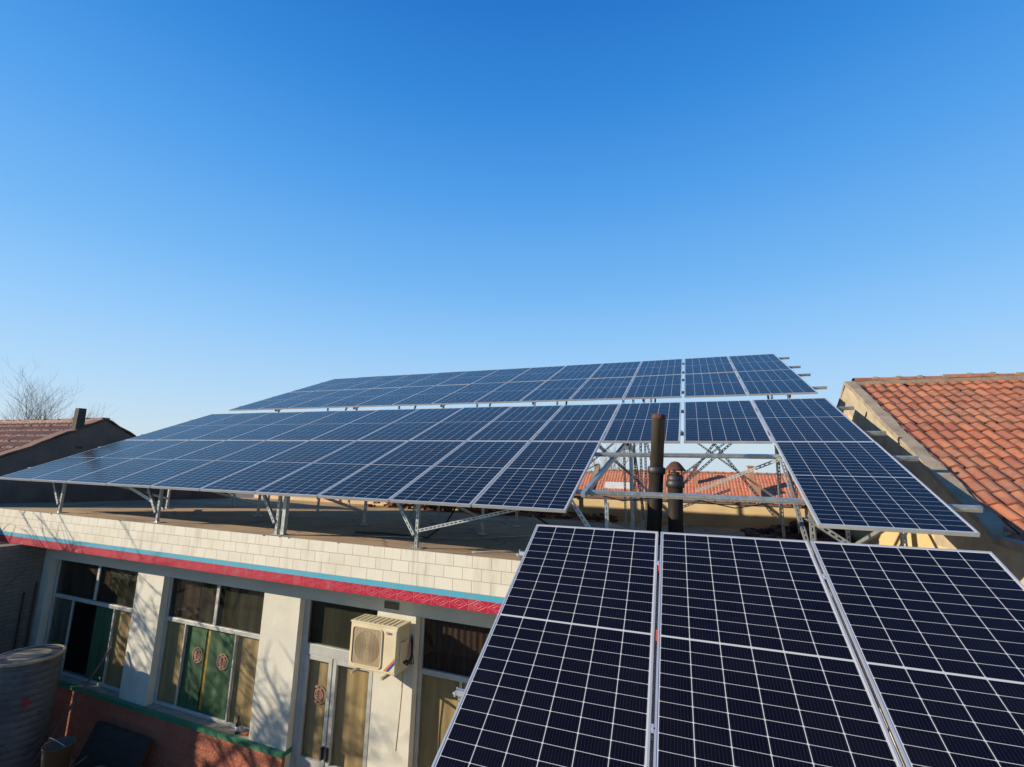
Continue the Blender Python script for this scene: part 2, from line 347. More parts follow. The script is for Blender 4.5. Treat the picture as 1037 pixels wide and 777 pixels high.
# ---------------------------------------------------------------- the house with the flat roof
DZ = lambda y: -1.05 - (y-5.26)*.030          # deck falls gently to the rear
YF, YW, YG = 5.26, 5.68, 5.81                 # eave front, wall face, window plane
house = empty('flat_roofed_house', (-5.5, 5.7, GZ), 'flat roofed house with cream tiled eave, blue and red stripes, and curtained windows', 'house')
def hp(name, mb, mat, **k): return mb.build(name, mat, house, **k)
XL, XR = -14.45, 2.60
# deck slab
b = MB(); b.hexa([(XL, YF+.012, -1.655), (XR, YF+.012, -1.655), (XR, 12.4, -1.655), (XL, 12.4, -1.655), (XL, YF+.012, DZ(YF)-.002), (XR, YF+.012, DZ(YF)-.002), (XR, 12.4, DZ(12.4)), (XL, 12.4, DZ(12.4))])
hp('roof_deck', b, M['deck'])
def nicked(z0, z1, seed, y0=YF, nick=True):
    """a facing strip whose top edge carries small chips"""
    rnd = random.Random(seed); b = MB(); x = XL
    xs = [XL]
    while x < XR:
        x += rnd.uniform(.25, .9) if nick else 50; xs.append(min(x, XR))
    for a, c in zip(xs, xs[1:]): 
        b.box(a, c, y0, y0+.0118, z0, z1)
        if nick and rnd.random() < .35 and c < XR-.1: pass
    return b
b = MB(); rnd = random.Random(3); x = XL
while x < XR:                                     # top row chipped at places
    nx = x + rnd.choice((.2, .2, .2, .4)); nx = min(nx, XR); d = 0 if rnd.random() > .16 else rnd.uniform(.006, .02)
    if d: 
        mdl = x + (nx-x)*rnd.uniform(.3, .7); b.box(x, mdl, YF, YF+.0118, -1.19, -1.05); b.box(mdl, mdl+.05, YF, YF+.0118, -1.19, -1.05-d); b.box(mdl+.05, nx, YF, YF+.0118, -1.19, -1.05)
    else: b.box(x, nx, YF, YF+.0118, -1.19, -1.05)
    x = nx
b.box(XL, XR, YF, YF+.0118, -1.469, -1.19)
hp('cream_tile_band', b, M['tiles'])
b = MB(); b.box(XL, XR, YF-.003, YF+.0118, -1.535, -1.469); hp('blue_tile_stripe', b, M['blue'])
b = MB(); b.box(XL, XR, YF-.001, YF+.0118, -1.66, -1.535); hp('red_tile_stripe', b, M['red'])
# walls: columns, lintel, body
COLS = [(XL, -11.76), (-9.14, -8.455), (-6.165, -5.455), (-4.09, -3.485), (-1.25, -.6), (1.6, XR)]
b = MB()
for x0, x1 in COLS: b.box(x0, x1, YW, 6.1, GZ, -1.962)
b.box(XL, XR, YW, 6.1, -1.96, -1.657)
b.box(XL, XR, 11.9, 12.38, GZ, -1.657); b.box(XL, XL+.3, 6.1, 11.9, GZ, -1.657); b.box(XR-.3, XR, 6.1, 11.9, GZ, -1.657)
hp('wall', b, M['cream'])
b = MB(); b.box(-11.76, -5.45, 5.62, YW-.002, GZ, -4.01); b.box(-9.14+.002-2.62, -9.142, YW-.002, 5.9, GZ, -3.995); b.box(-8.453, -6.167, YW-.002, 5.9, GZ, -3.995); b.box(-4.09, -3.47, 5.62, YW-.002, GZ, -4.35); b.box(-3.48, -1.25, 5.62, 5.9, GZ, -4.35)
hp('brick_dado', b, M['dado'])
b = MB(); b.box(-11.76, -5.44, 5.60, 5.66, -4.01, -3.95); b.box(-5.455, -5.44, 5.66, 5.9, -4.01, -3.95); hp('green_sill_trim', b, M['green_trim'])
for x0, x1 in ((-11.75, -9.14), (-8.455, -6.165)):
    b = MB(); b.box(x0, x1, 5.66, 5.95, -3.995, -3.955); hp('window_sill', b, M['sill'])
b = MB(); b.box(XL+.3, XR-.3, 6.45, 6.5, GZ, -1.66); hp('room_dark_backing', b, M['room'])  # backing sheet with the rooms' dimness put into its colour

def curtain(x0, x1, z0, z1, mat, parent, y=YG+.033, amp=.005, per=.24, name='curtain', seed=0):
    rnd = random.Random(seed + int(x0*100)); n = max(8, int((x1-x0)/.012)); b = MB(); ph = rnd.random()*6
    ys = []
    for i in range(n+1):
        x = x0 + (x1-x0)*i/n; ys.append((x, y + amp*sin(2*pi*(x-x0)/per + ph) + amp*.5*sin(2*pi*(x-x0)/(per*2.7) + ph*2)))
    for (xa, ya), (xb, yb) in zip(ys, ys[1:]): b.quad((xa, ya, z0), (xb, yb, z0), (xb, yb, z1), (xa, ya, z1))
    return b.build(name, mat, parent, smooth=True)
def window(x0, x1, z0, z1, trans, uppers, lowers, fr=.045, dark=False):
    """frame mesh with its panes and curtains; uppers/lowers are lists of inner mullion x"""
    f = MB(); y0, y1 = YG-.018, YG+.02
    f.box(x0, x0+fr, y0, y1, z0, z1); f.box(x1-fr, x1, y0, y1, z0, z1); f.box(x0+fr, x1-fr, y0, y1, z0, z0+fr); f.box(x0+fr, x1-fr, y0, y1, z1-fr*.8, z1)
    f.box(x0+fr, x1-fr, y0-.008, y1, trans-.032, trans+.032)
    for x in uppers: f.box(x-.032, x+.032, y0+.002, y1, trans+.04, z1-fr*.8)
    for x in lowers: f.box(x-.015, x+.015, y0+.004, y1, z0+fr, trans-.04)
    fo = f.build('window_frame', M['winmetal'], house, bevel=.004)
    for xs, za, zb in ((uppers, trans+.04, z1-fr*.8), (lowers, z0+fr, trans-.04)):
        e = [x0+fr] + list(xs) + [x1-fr]
        for i, (a, c) in enumerate(zip(e, e[1:])):
            p = MB(); a2 = a + (.022 if i else 0); c2 = c - (.022 if i < len(e)-2 else 0); p.quad((a2, YG, za), (c2, YG, za), (c2, YG, zb), (a2, YG, zb)); p.build('window_pane', M['glass'] if za < trans else M['dimglass'], fo)
    return fo
def house_part_parent(): return house
ZT = -2.645
# window 1 (leftmost), partly in the shade of the side wing
w1 = window(-11.72, -9.145, -3.95, -1.965, ZT, [-10.44], [-11.07, -9.82])
curtain(-11.66, -10.5, ZT, -1.98, M['cur_red'], house); curtain(-10.5, -10.1, ZT, -1.98, M['cur_red'], house); curtain(-10.1, -9.16, ZT, -1.98, M['pane_grey'], house)
curtain(-11.66, -11.07, -3.93, ZT, M['pane_grey'], house); curtain(-10.42, -9.86, -3.93, ZT, M['cur_green'], house); curtain(-9.84, -9.16, -3.93, ZT, M['cur_brown'], house)
# window 2
w2 = window(-8.45, -6.17, -3.95, -1.965, ZT, [-7.29], [-7.94, -6.79])
curtain(-8.42, -7.75, ZT, -1.98, M['cur_red'], house); curtain(-7.75, -6.2, ZT, -1.98, M['pane_grey'], house)
curtain(-8.42, -7.93, -3.93, ZT, M['cur_brown'], house); curtain(-7.93, -7.48, -3.93, ZT, M['cur_green'], house); curtain(-7.40, -6.8, -3.93, ZT, M['cur_green'], house); curtain(-6.8, -6.2, -3.93, ZT, M['cur_brown'], house)
b = MB(); b.box(-7.475, -7.405, YG+.045, YG+.06, -3.9, ZT-.04); hp('yellow_strip', b, M['yellow_paint'])
# window 3, behind the near panels
w3 = window(-3.475, -1.26, -4.3, -1.965, ZT, [-2.3], [-2.86, -1.8])
curtain(-3.44, -1.3, ZT, -1.98, M['cur_red'], house, per=.09); curtain(-3.44, -2.86, -4.28, ZT, M['cur_brown'], house); curtain(-2.86, -1.3, -4.28, ZT, M['cur_brown'], house, per=.16)
window(-.59, 1.59, -4.3, -1.965, ZT, [.5], [0, 1.0]); curtain(-.55, 1.55, -4.28, ZT, M['cur_brown'], house); curtain(-.55, 1.55, ZT, -1.98, M['pane_grey'], house)
# round paper cuts: concentric rings and bars
def papercut(x, z, r=.125, y=YG-.012, parent=house):
    b = MB(); n = 28
    for r0_, r1_ in ((r*.86, r), (r*.52, r*.64)):
        for k in range(n):
            a0, a1 = 2*pi*k/n, 2*pi*(k+1)/n; b.quad((x+r0_*cos(a0), y, z+r0_*sin(a0)), (x+r1_*cos(a0), y, z+r1_*sin(a0)), (x+r1_*cos(a1), y, z+r1_*sin(a1)), (x+r0_*cos(a1), y, z+r0_*sin(a1)))
    for sx in (-1, 1):
        for k in range(6): b.box(x+sx*r*.27-r*.2, x+sx*r*.27+r*.2, y-.0015, y+.0005, z-r*.72+k*r*.27, z-r*.72+k*r*.27+r*.12)
        b.box(x+sx*r*.27-r*.05, x+sx*r*.27+r*.05, y-.0022, y-.0016, z-r*.8, z+r*.8)
    return b.build('paper_cut', M['pink'], parent)
papercut(-7.62, -3.11, .12, YG+.016, w2); papercut(-7.05, -3.12, .12, YG+.016, w2)
# door: header, two leaves
d = MB(); y0 = YG-.03
for x0, x1 in ((-5.45, -5.37), (-4.17, -4.09)): d.box(x0, x1, y0, YG+.03, GZ+.04, -1.965)
d.box(-5.37, -4.17, y0-.01, YG+.03, -2.72, -2.58)
d.box(-5.37, -4.17, y0, YG+.03, -2.0, -1.965)
df = d.build('door_frame', M['winmetal'], house, bevel=.004)
p = MB(); p.quad((-5.37, YG, -2.58), (-4.17, YG, -2.58), (-4.17, YG, -2.0), (-5.37, YG, -2.0)); p.build('window_pane', M['dimglass'], df)
for x0, x1 in ((-5.365, -4.865), (-4.845, -4.175)):
    l = MB(); z1 = -2.725; z0 = GZ+.06
    l.box(x0, x0+.06, y0-.004, YG+.02, z0, z1); l.box(x1-.06, x1, y0-.004, YG+.02, z0, z1); l.box(x0+.06, x1-.06, y0-.002, YG+.02, z1-.06, z1); l.box(x0+.06, x1-.06, y0-.002, YG+.02, z0, z0+.9)
    lo = l.build('door_leaf', M['winmetal'], house, bevel=.003)
    q = MB(); q.quad((x0+.06, YG, z0+.9), (x1-.06, YG, z0+.9), (x1-.06, YG, z1-.06), (x0+.06, YG, z1-.06)); q.build('door_pane', M['glass'], lo)
    hx = x1-.03 if x0 < -5 else x0+.03
    q = MB(); q.box(hx-.012, hx+.012, y0-.05, y0-.005, -3.98, -3.82); q.build('door_handle', M['plastic_black'], lo)
    if x0 < -5: papercut(-5.10, -3.24, .125, YG+.016, lo)
curtain(-5.32, -4.9, -4.1, -2.78, M['cur_brown'], house, per=.2); curtain(-4.8, -4.2, -4.1, -2.78, M['cur_brown'], house, per=.2); curtain(-5.36, -4.2, -4.95, -4.1, M['cur_brown'], house)
b = MB(); b.box(-5.36, -5.26, YG+.05, YG+.07, -2.58, -2.0); hp('red_board', b, plain('red_brown_board', (.25, .08, .035), None, .7))
curtain(-5.25, -4.2, -2.6, -2.0, M['pane_grey'], house, per=.4)
b = MB(); b.box(-3.985, -3.755, YW-.012, YW-.002, -1.915, -1.825); vt = hp('wall_vent', b, plain('vent_plate', (.16, .14, .10), (.1, .09, .07), .8, 0, 20))
# upstand behind the deck: rear parapet of the house
b = MB(); b.box(XL, XR, 12.4, 12.62, -1.6, -.74); hp('rear_parapet', b, M['yellow']); b = MB(); b.box(XL, XR, 12.37, 12.66, -.739, -.70); hp('parapet_cap', b, M['brownwall'])

# side wing wall at the left of the courtyard, with an added out-of-view return
b = MB(); b.box(-12.3, -11.98, 4.74, YW-.005, GZ, -1.67); b.box(-12.3, -11.15, 4.25, 4.56, GZ, -2.63); tag(b.build('courtyard_side_wall', M['wing']), 'shaded painted brick wall at the far left, meeting the house front, plus added shading return', 'wall')  # second box: unseen low return, added to shade the lower left facade

b = MB(); b.box(-12.3, 3.2, -7.0, -.45, GZ, -1.62); b.box(-12.3, 3.2, -.75, -.451, -1.619, -1.50); tag(b.build('front_outbuilding', M['cream']), 'plastered flat roofed outbuilding across the courtyard, on which the photographer stands', 'outbuilding')
b = MB(); b.box(-.9, 2.6, -.44, 5.1, GZ, -2.75); tag(b.build('side_shed', M['cream']), 'low plastered shed under the big black foreground panels', 'shed')

# ---------------------------------------------------------------- clay tile roofs
def tiled_slope(x0, x1, ytop, ztop, ybot, mat, parent, wdt=.2, exp=.285, seed=0, ang=R(29), jit=.004, seg=6, rise=.022, roll=.032, name='tiled_slope', flip=1):
    rnd = random.Random(seed); b = MB(); Ls = abs(ytop-ybot)/cos(ang); n = int(math.ceil(Ls/exp)); nc = int((x1-x0)/wdt)
    prof = [0, .15, .55, .95, 1.0, .6, .12, 0][:seg+1] if seg >= 6 else [0, .9, .7, 0][:seg+1]
    S = len(prof)-1
    def P(x, s, h): return (x, ytop - flip*(s*cos(ang) + h*-sin(ang)*-1), ztop - s*sin(ang) + h*cos(ang))
    for i in range(n):
        for j in range(nc):
            xa = x0 + j*wdt + rnd.uniform(-jit, jit); dh = rnd.uniform(-jit, jit); ds = rnd.uniform(-jit, jit)*1.5; tw = rnd.uniform(-jit, jit)*.8; slip = rnd.random() < .035
            if slip: tw += rnd.choice((-1, 1))*jit*2.5; ds += rnd.uniform(.01, .035); dh += jit
            s0 = i*exp - .03; s1 = (i+1)*exp + ds
            for k in range(S):
                u0_, u1_ = k/S, (k+1)/S; h0, h1 = prof[k]*roll, prof[k+1]*roll
                a = P(xa+u0_*wdt, s0, h0-.004); c = P(xa+u1_*wdt, s0, h1-.004); e = P(xa+u1_*wdt+tw, s1, h1+rise+dh); f_ = P(xa+u0_*wdt+tw, s1, h0+rise+dh)
                uva = [(j+.1+.8*u0_, i+.9), (j+.1+.8*u1_, i+.9), (j+.1+.8*u1_, i+.1), (j+.1+.8*u0_, i+.1)]
                b.quad(f_, e, c, a, [uva[3], uva[2], uva[1], uva[0]])
                e2 = P(xa+u1_*wdt+tw, s1, h1-.01); f2 = P(xa+u0_*wdt+tw, s1, h0-.01)
                b.quad(f2, e2, e, f_, [uva[3], uva[2], uva[2], uva[3]])
    return b.build(name, mat, parent)
def ridge_caps(x0, x1, y, z, mat, mortar, parent, wdt=.33, r_=.085, seed=1):
    rnd = random.Random(seed); b = MB(); q = MB(); x = x0
    i = 0
    while x < x1:
        xe = min(x+wdt*rnd.uniform(.92, 1.08), x1); rr_ = r_*rnd.uniform(.93, 1.07); dz = rnd.uniform(-.008, .012); n = 8
        pa = [(x, y + rr_*1.25*cos(pi*k/n), z+dz+rr_*.85*sin(pi*k/n)) for k in range(n+1)]; pb = [(xe, p[1]*1, p[2]-.008) for p in pa]
        for k in range(n): b.quad(pa[k], pa[k+1], pb[k+1], pb[k], [(i+.2, 50.2)]*4)
        q.box(xe-.035, xe+.035, y-.09, y+.09, z-.02, z+dz+rr_*.80+rnd.uniform(0, .006)); x = xe; i += 1
    q.box(x0, x1, y-.125, y+.125, z-.07, z-.004)
    b.build('ridge_cap', mat, parent, smooth=True); q.build('ridge_mortar', mortar, parent)
T29 = math.tan(R(29))
# ---- right neighbour
rh = empty('tiled_house', (6, 8.5, GZ), 'neighbouring house at right with orange clay tile roof and yellow gable wall', 'house')
YR, ZR = 9.93, 1.66; XG0, XG1 = 2.64, 2.79
zroof = lambda y: ZR - abs(YR-y)*T29
b = MB()
def gable_prism(b, x0, x1, ys, top, z0):
    """wall in the YZ plane with a given top line"""
    for (ya, za), (yb, zb) in zip(top, top[1:]):
        b.hexa([(x0, ya, z0), (x1, ya, z0), (x1, yb, z0), (x0, yb, z0), (x0, ya, za), (x1, ya, za), (x1, yb, zb), (x0, yb, zb)])
top = [(4.2, -.60), (5.98, -.53), (6.0, zroof(6.0)+.02), (YR, ZR+.02), (13.6, zroof(13.6)+.02)]
gable_prism(b, XG0, XG0+.065, None, [(a, z-.04) for a, z in top], GZ)
def gable_m():
    b = NB('yellow_gable_with_grey_cement_band'); x = b.xyz(b.coord())
    z = x[2]; y = x[1]
    # cement band follows the rake and the level wall top
    rake = b.math('SUBTRACT', b.math('SUBTRACT', ZR, b.math('MULTIPLY', b.math('ABSOLUTE', b.math('SUBTRACT', y, YR)), T29)), z)
    n = b.noise(2.2, 6, .6); edge = b.math('ADD', .42, b.math('MULTIPLY', n, .28))
    inband = b.math('LESS_THAN', rake, edge)
    low = b.math('GREATER_THAN', z, b.math('ADD', -.82, b.math('MULTIPLY', n, .08))); inband = b.math('MAXIMUM', inband, b.math('MULTIPLY', low, b.math('LESS_THAN', y, 7.2)))
    yel = b.mix(b.ramp(n, .35, .7), (.66, .47, .21), (.52, .37, .17)); cem = b.mix(b.ramp(b.noise(4, 6), .35, .7), (.46, .38, .25), (.30, .25, .17))
    b.base(b.mix(inband, yel, cem)); b.rough(.92); b.bump(b.noise(24, 6), .4, .01); return b.m
b.build('gable_wall', gable_m(), rh)
b = MB(); rnd = random.Random(11)
for (ya, za), (yb, zb) in zip(top, top[1:]):       # lumpy hand-laid coping
    n = max(1, int(math.hypot(yb-ya, zb-za)/.22)); prev = None
    for i in range(n+1):
        t = i/n; yy = ya+(yb-ya)*t; zz = za+(zb-za)*t; q = (XG0-.012+rnd.uniform(-.012, .008), (XG1 if ya > 5.99 else XG0+.075)+rnd.uniform(-.02, .02), yy, zz+rnd.uniform(.0, .02))
        if prev:
            p = prev; b.hexa([(p[0], p[2], p[3]-.075), (p[1], p[2], p[3]-.075), (q[1], q[2], q[3]-.075), (q[0], q[2], q[3]-.075), (p[0], p[2], p[3]), (p[1], p[2], p[3]), (q[1], q[2], q[3]), (q[0], q[2], q[3])])
        prev = q
b.build('rake_coping', M['cement'], rh, bevel=.006)
tiled_slope(XG0+.07, 9.2, YR, ZR-.03, 4.9, M['rt_right'], rh, seed=2, jit=.0085, wdt=.15, roll=.03, exp=.262)
b = MB(); b.quad((XG1-.02, YR, ZR-.04), (9.2, YR, ZR-.04), (9.2, 13.8, zroof(13.8)-.04), (XG1-.02, 13.8, zroof(13.8)-.04)); b.build('rear_slope', M['rt_right'], rh)
b = MB(); b.quad((XG1-.02, YR, ZR-.075), (9.2, YR, ZR-.075), (9.2, 4.9, zroof(4.9)-.08), (XG1-.02, 4.9, zroof(4.9)-.08)); b.build('roof_underlay', M['brownwall'], rh)
ridge_caps(XG1-.03, 9.2, YR, ZR-.005, M['rt_right'], M['cement'], rh)
b = MB(); b.box(XG1-.04, 9.2, 5.2, 5.45, GZ, -1.0); b.build('front_wall', M['yellow'], rh)
# ---- left neighbour
lh = empty('tiled_house', (-18, 7.0, GZ), 'neighbouring house at far left with old red tile roof and dark shaded gable wall', 'house')
XH = -14.5; YL, ZL = 7.61, 1.0
zl = lambda y: ZL - abs(YL-y)*T29
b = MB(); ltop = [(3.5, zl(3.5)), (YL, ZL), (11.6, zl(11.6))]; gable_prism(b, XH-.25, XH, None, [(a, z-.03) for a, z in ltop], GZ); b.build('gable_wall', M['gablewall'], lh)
b = MB(); rnd = random.Random(5)
for sgn, yend in ((-1, 3.4), (1, 11.6)):
    yy = YL; prev = None
    while abs(yy-YL) < abs(yend-YL):
        q = (yy, zl(yy) + rnd.uniform(.005, .05)); 
        if prev: b.hexa([(XH-.34, prev[0], prev[1]-.045), (XH+.035, prev[0], prev[1]-.045), (XH+.035, q[0], q[1]-.045), (XH-.34, q[0], q[1]-.045), (XH-.34, prev[0], prev[1]), (XH+.035, prev[0], prev[1]), (XH+.035, q[0], q[1]), (XH-.34, q[0], q[1])] if sgn > 0 else [(XH-.34, q[0], q[1]-.045), (XH+.035, q[0], q[1]-.045), (XH+.035, prev[0], prev[1]-.045), (XH-.34, prev[0], prev[1]-.045), (XH-.34, q[0], q[1]), (XH+.035, q[0], q[1]), (XH+.035, prev[0], prev[1]), (XH-.34, prev[0], prev[1])])
        prev = q; yy += sgn*rnd.uniform(.12, .22)
b.build('rake_tiles', plain('sooty_rake_tiles', (.12, .07, .05), (.2, .1, .07), .95, 0, 9, .4), lh)
tiled_slope(-22.5, XH-.28, YL, ZL-.05, 3.4, M['rt_left'], lh, seed=9, jit=.012, exp=.33, rise=.03)
ridge_caps(-22.5, XH-.05, YL, ZL-.04, M['rt_left'], M['cement'], lh, seed=4)
b = MB(); b.quad((-22.5, YL, ZL-.05), (XH-.28, YL, ZL-.05), (XH-.28, 11.8, zl(11.8)-.05), (-22.5, 11.8, zl(11.8)-.05)); b.quad((-22.5, YL, ZL-.09), (XH-.3, YL, ZL-.09), (XH-.3, 3.4, zl(3.4)-.09), (-22.5, 3.4, zl(3.4)-.09)); b.build('roof_underlay', M['brownwall'], lh)
b = MB(); b.hexa([(XH-.20, 6.99, .5), (XH-.02, 6.99, .5), (XH-.02, 7.18, .5), (XH-.20, 7.18, .5), (XH-.19, 7.0, 1.22), (XH-.03, 7.0, 1.22), (XH-.03, 7.16, 1.22), (XH-.19, 7.16, 1.22)]); ch = b.build('chimney', plain('mossy_cement', (.075, .075, .05), (.05, .045, .035), .95, 0, 8, .4), lh)
b = MB(); b.box(XH+.001, XH+.012, 7.06, 7.2, .2, .26); b.build('flue_hole', M['plastic_black'], lh)
# ---- houses behind
fh = empty('long_tiled_house', (2, 26, GZ), 'long low house behind the panels with bright orange tiled roof, seen through the rack', 'house')
ZF = -.03; YRF = 26.6
tiled_slope(-4.95, 22, YRF, ZF, 23.6, M['rt_far'], fh, wdt=.15, exp=.3, seed=21, seg=3, roll=.02, rise=.015, jit=.008)
b = MB(); b.box(-4.95, 22, 23.9, 24.2, GZ, ZF-(YRF-23.9)*T29-.03); b.build('front_wall', M['yellow'], fh)
b = MB(); b.box(-4.95, 22, 23.62, 23.7, -1.82, -1.70); b.build('eave_board', M['brownwall'], fh)
b = MB(); b.quad((-4.95, YRF, ZF-.02), (22, YRF, ZF-.02), (22, 29.6, ZF-.02-3*T29), (-4.95, 29.6, ZF-.02-3*T29)); b.build('rear_slope', M['rt_far'], fh)
ridge_caps(-4.95, 22, YRF, ZF, M['rt_far'], M['brownwall'], fh, wdt=.4, r_=.07)
b = MB(); gable_prism(b, -5.2, -4.96, None, [(23.4, ZF-3.2*T29+.1), (YRF, ZF+.12), (29.6, ZF-3*T29)], GZ); b.box(-5.22, -4.94, YRF-.1, YRF+.1, ZF, ZF+.33); b.build('gable_wall', M['cement'], fh)
# small brick chimneys with shade on the tiles
for cx_, cy_, zt, wd in ((2.50, 24.9, .28, .24), (2.62, 24.7, -.42, .42), (.07, 25.6, .22, .2)):
    b = MB(); b.box(cx_-wd/2, cx_+wd/2, cy_-wd/2, cy_+wd/2, -1.5, zt); 
    if wd < .4: b.box(cx_-wd*.65, cx_+wd*.65, cy_-wd*.65, cy_+wd*.65, zt, zt+.06)
    b.build('chimney', plain('pinkish_brick', (.45, .22, .15), (.36, .2, .13), .9, 0, 9), fh)
zq = lambda y: ZF-(YRF-y)*T29+.06
b = MB(); b.hexa([(-4.40, 24.9, zq(24.9)-.1), (-2.95, 24.9, zq(24.9)-.1), (-2.95, 25.4, zq(25.4)-.1), (-4.40, 25.4, zq(25.4)-.1), (-4.40, 24.9, zq(24.9)), (-2.95, 24.9, zq(24.9)), (-2.95, 25.4, zq(25.4)), (-4.40, 25.4, zq(25.4))]); b.build('white_skylight', M['plastic_white'], fh)
f2 = empty('tiled_house', (-12, 26, GZ), 'lower house with paler orange roof left of the long house, behind the rack', 'house')
tiled_slope(-20, -5.21, YRF, ZF-.14, 23.6, M['rt_far'], f2, wdt=.15, exp=.3, seed=22, seg=3, roll=.02, rise=.015, jit=.008)
b = MB(); b.box(-20, -5.21, 23.9, 24.2, GZ, -1.6); b.build('front_wall', M['yellow'], f2)
ridge_caps(-20, -5.21, YRF, ZF-.14, M['rt_far'], M['brownwall'], f2, wdt=.4, r_=.07)
# aerial
b = MB(); b.tube([(4.95, 26.5, ZF-.2), (4.95, 26.5, ZF+.95)], .014, 6)
for k in range(4): b.tube([(4.75+.02*k, 26.5, ZF+.9-.12*k), (5.15-.02*k, 26.5, ZF+.9-.12*k)], .008, 5)
tag(b.build('television_aerial', M['galv']), 'thin television aerial standing on the ridge of the long orange roof', 'aerial')

# ---------------------------------------------------------------- solar panels
PW, PL, PT = 1.134, 2.278, .035
fb = MB(); lip = .013
fb.box(0, lip, 0, PL, -PT, 0); fb.box(PW-lip, PW, 0, PL, -PT, 0); fb.box(lip, PW-lip, 0, lip, -PT, 0); fb.box(lip, PW-lip, PL-lip, PL, -PT, 0)
fme = fb.mesh('panel_frame'); fme.materials.append(M['alu'])
cb = MB(); cb.quad((lip, lip, -.0025), (PW-lip, lip, -.0025), (PW-lip, PL-lip, -.0025), (lip, PL-lip, -.0025), [(lip, lip), (PW-lip, lip), (PW-lip, PL-lip), (lip, PL-lip)])
cme = cb.mesh('panel_cells'); cme.materials.append(M['cells'])
kb = MB(); kb.quad((lip, lip, -.009), (lip, PL-lip, -.009), (PW-lip, PL-lip, -.009), (PW-lip, lip, -.009)); kb.box(PW/2-.05, PW/2+.05, PL/2-.03, PL/2+.03, -.03, -.0092)
kme = kb.mesh('panel_back'); kme.materials.append(M['backsheet'])
prnd = random.Random(17)
def solar_panel(origin, ex, ey, label, group, jit=.0012):
    ex = Vector(ex).normalized(); ey = Vector(ey); ey = (ey - ex*ey.dot(ex)).normalized(); ez = ex.cross(ey)
    mt = Matrix.Identity(4)
    for i in range(3): mt[i][0] = ex[i]; mt[i][1] = ey[i]; mt[i][2] = ez[i]; mt[i][3] = origin[i]
    mt = mt @ Matrix.Rotation(prnd.uniform(-jit, jit), 4, 'X') @ Matrix.Rotation(prnd.uniform(-jit, jit), 4, 'Y')
    e = empty('solar_panel', (0, 0, 0), label, 'solar panel', group); e.matrix_world = mt
    for nm, me in (('panel_frame', fme), ('cell_sheet', cme), ('back_sheet', kme)):
        o = bpy.data.objects.new(nm, me); COL.objects.link(o); o.parent = e
    return e
XB = -.128; GP = .02
def xk(k):      # left edge of panel k (0..12)
    x = (k-11)*(PW+GP) + GP/2
    if k < 11: x -= .030
    return XB + x
TB, TC = .3913, .3889; YB, ZB = 5.0878, -.4432; YC, ZC = 9.7988, 1.4797
def slope_pt(Y0, Z0, t, x, v, n=0): return Vector((x, Y0 + v*cos(t) - n*sin(t), Z0 + v*sin(t) + n*cos(t)))
for nm, (Y0, Z0, t) in (('middle', (YB, ZB, TB)), ('rear', (YC, ZC, TC))):
    for row in (0, 1):
        n_in = 0
        for k in range(13):
            if nm == 'middle' and row == 0 and k in (10, 11): continue
            if nm == 'middle' and row == 0 and k == 12: lab = 'blue solar panel at the right end of the middle rack, alone right of the pipes'
            else: lab = 'blue solar panel in the %s row of the %s rack, %s from the left' % (('lower', 'upper')[row], nm, ORD[k])
            solar_panel(slope_pt(Y0, Z0, t, xk(k), row*(PL+.012)), (1, 0, 0), (0, cos(t), sin(t)), lab, 'solar panels of the %s rack' % nm, .0022)
# near rack, refined pose
ax0 = Vector((-1.4048, 2.4893, -1.6437)); tA, ywA, rlA = .5051, .0202, .0065
exA = Vector((cos(ywA)*cos(rlA), sin(ywA)*cos(rlA), sin(rlA))); eyA = Vector((-sin(ywA)*cos(tA), cos(ywA)*cos(tA), sin(tA))); eyA = (eyA - exA*eyA.dot(exA)).normalized(); ezA = exA.cross(eyA)
A_OFF = [0, PW+.02, 2*(PW+.02)]
for i, lab in enumerate(('large black solar panel in the foreground, leftmost of three, beside the tiled eave', 'large black solar panel in the foreground, middle of three', 'large black solar panel in the foreground, rightmost of three, at the picture edge')):
    solar_panel(ax0 + exA*A_OFF[i], exA, eyA, lab, 'solar panels of the near rack', .0004)

# ---------------------------------------------------------------- racks
VR = (.59, 1.87, 2.82, 4.11)
FX = [-11.25, -8.45, -5.78, -3.38, -.93, 1.76]
def rail(parent, a, b_, up):
    m_ = MB(); a = Vector(a); b_ = Vector(b_); d_ = (b_-a).normalized(); n_ = Vector(up).normalized(); s_ = n_.cross(d_)
    w_, h_, t_ = .041, .052, .004          # C channel, lips to the front
    c = -n_*(PT + h_/2)
    m_.beam(a+c+n_*(h_/2-t_/2), b_+c+n_*(h_/2-t_/2), w_, t_, up); m_.beam(a+c-n_*(h_/2-t_/2), b_+c-n_*(h_/2-t_/2), w_, t_, up)
    m_.beam(a+c+s_*(w_/2-t_/2), b_+c+s_*(w_/2-t_/2), t_, h_-2*t_, up)
    m_.beam(a+c-s_*(w_/2-t_/2), b_+c-s_*(w_/2-t_/2), t_, h_-2*t_, up); m_.beam(a+c-s_*(w_/2+.002), b_+c-s_*(w_/2+.002), .004, .012, up)
    m_.build('rail', M['galv'], parent)
def part(parent, name, fn, *a, **k):
    m_ = MB(); getattr(m_, fn)(*a, **k); return m_.build(name, k.pop('mat', M['galv']) if 'mat' in k else M['galv'], parent)
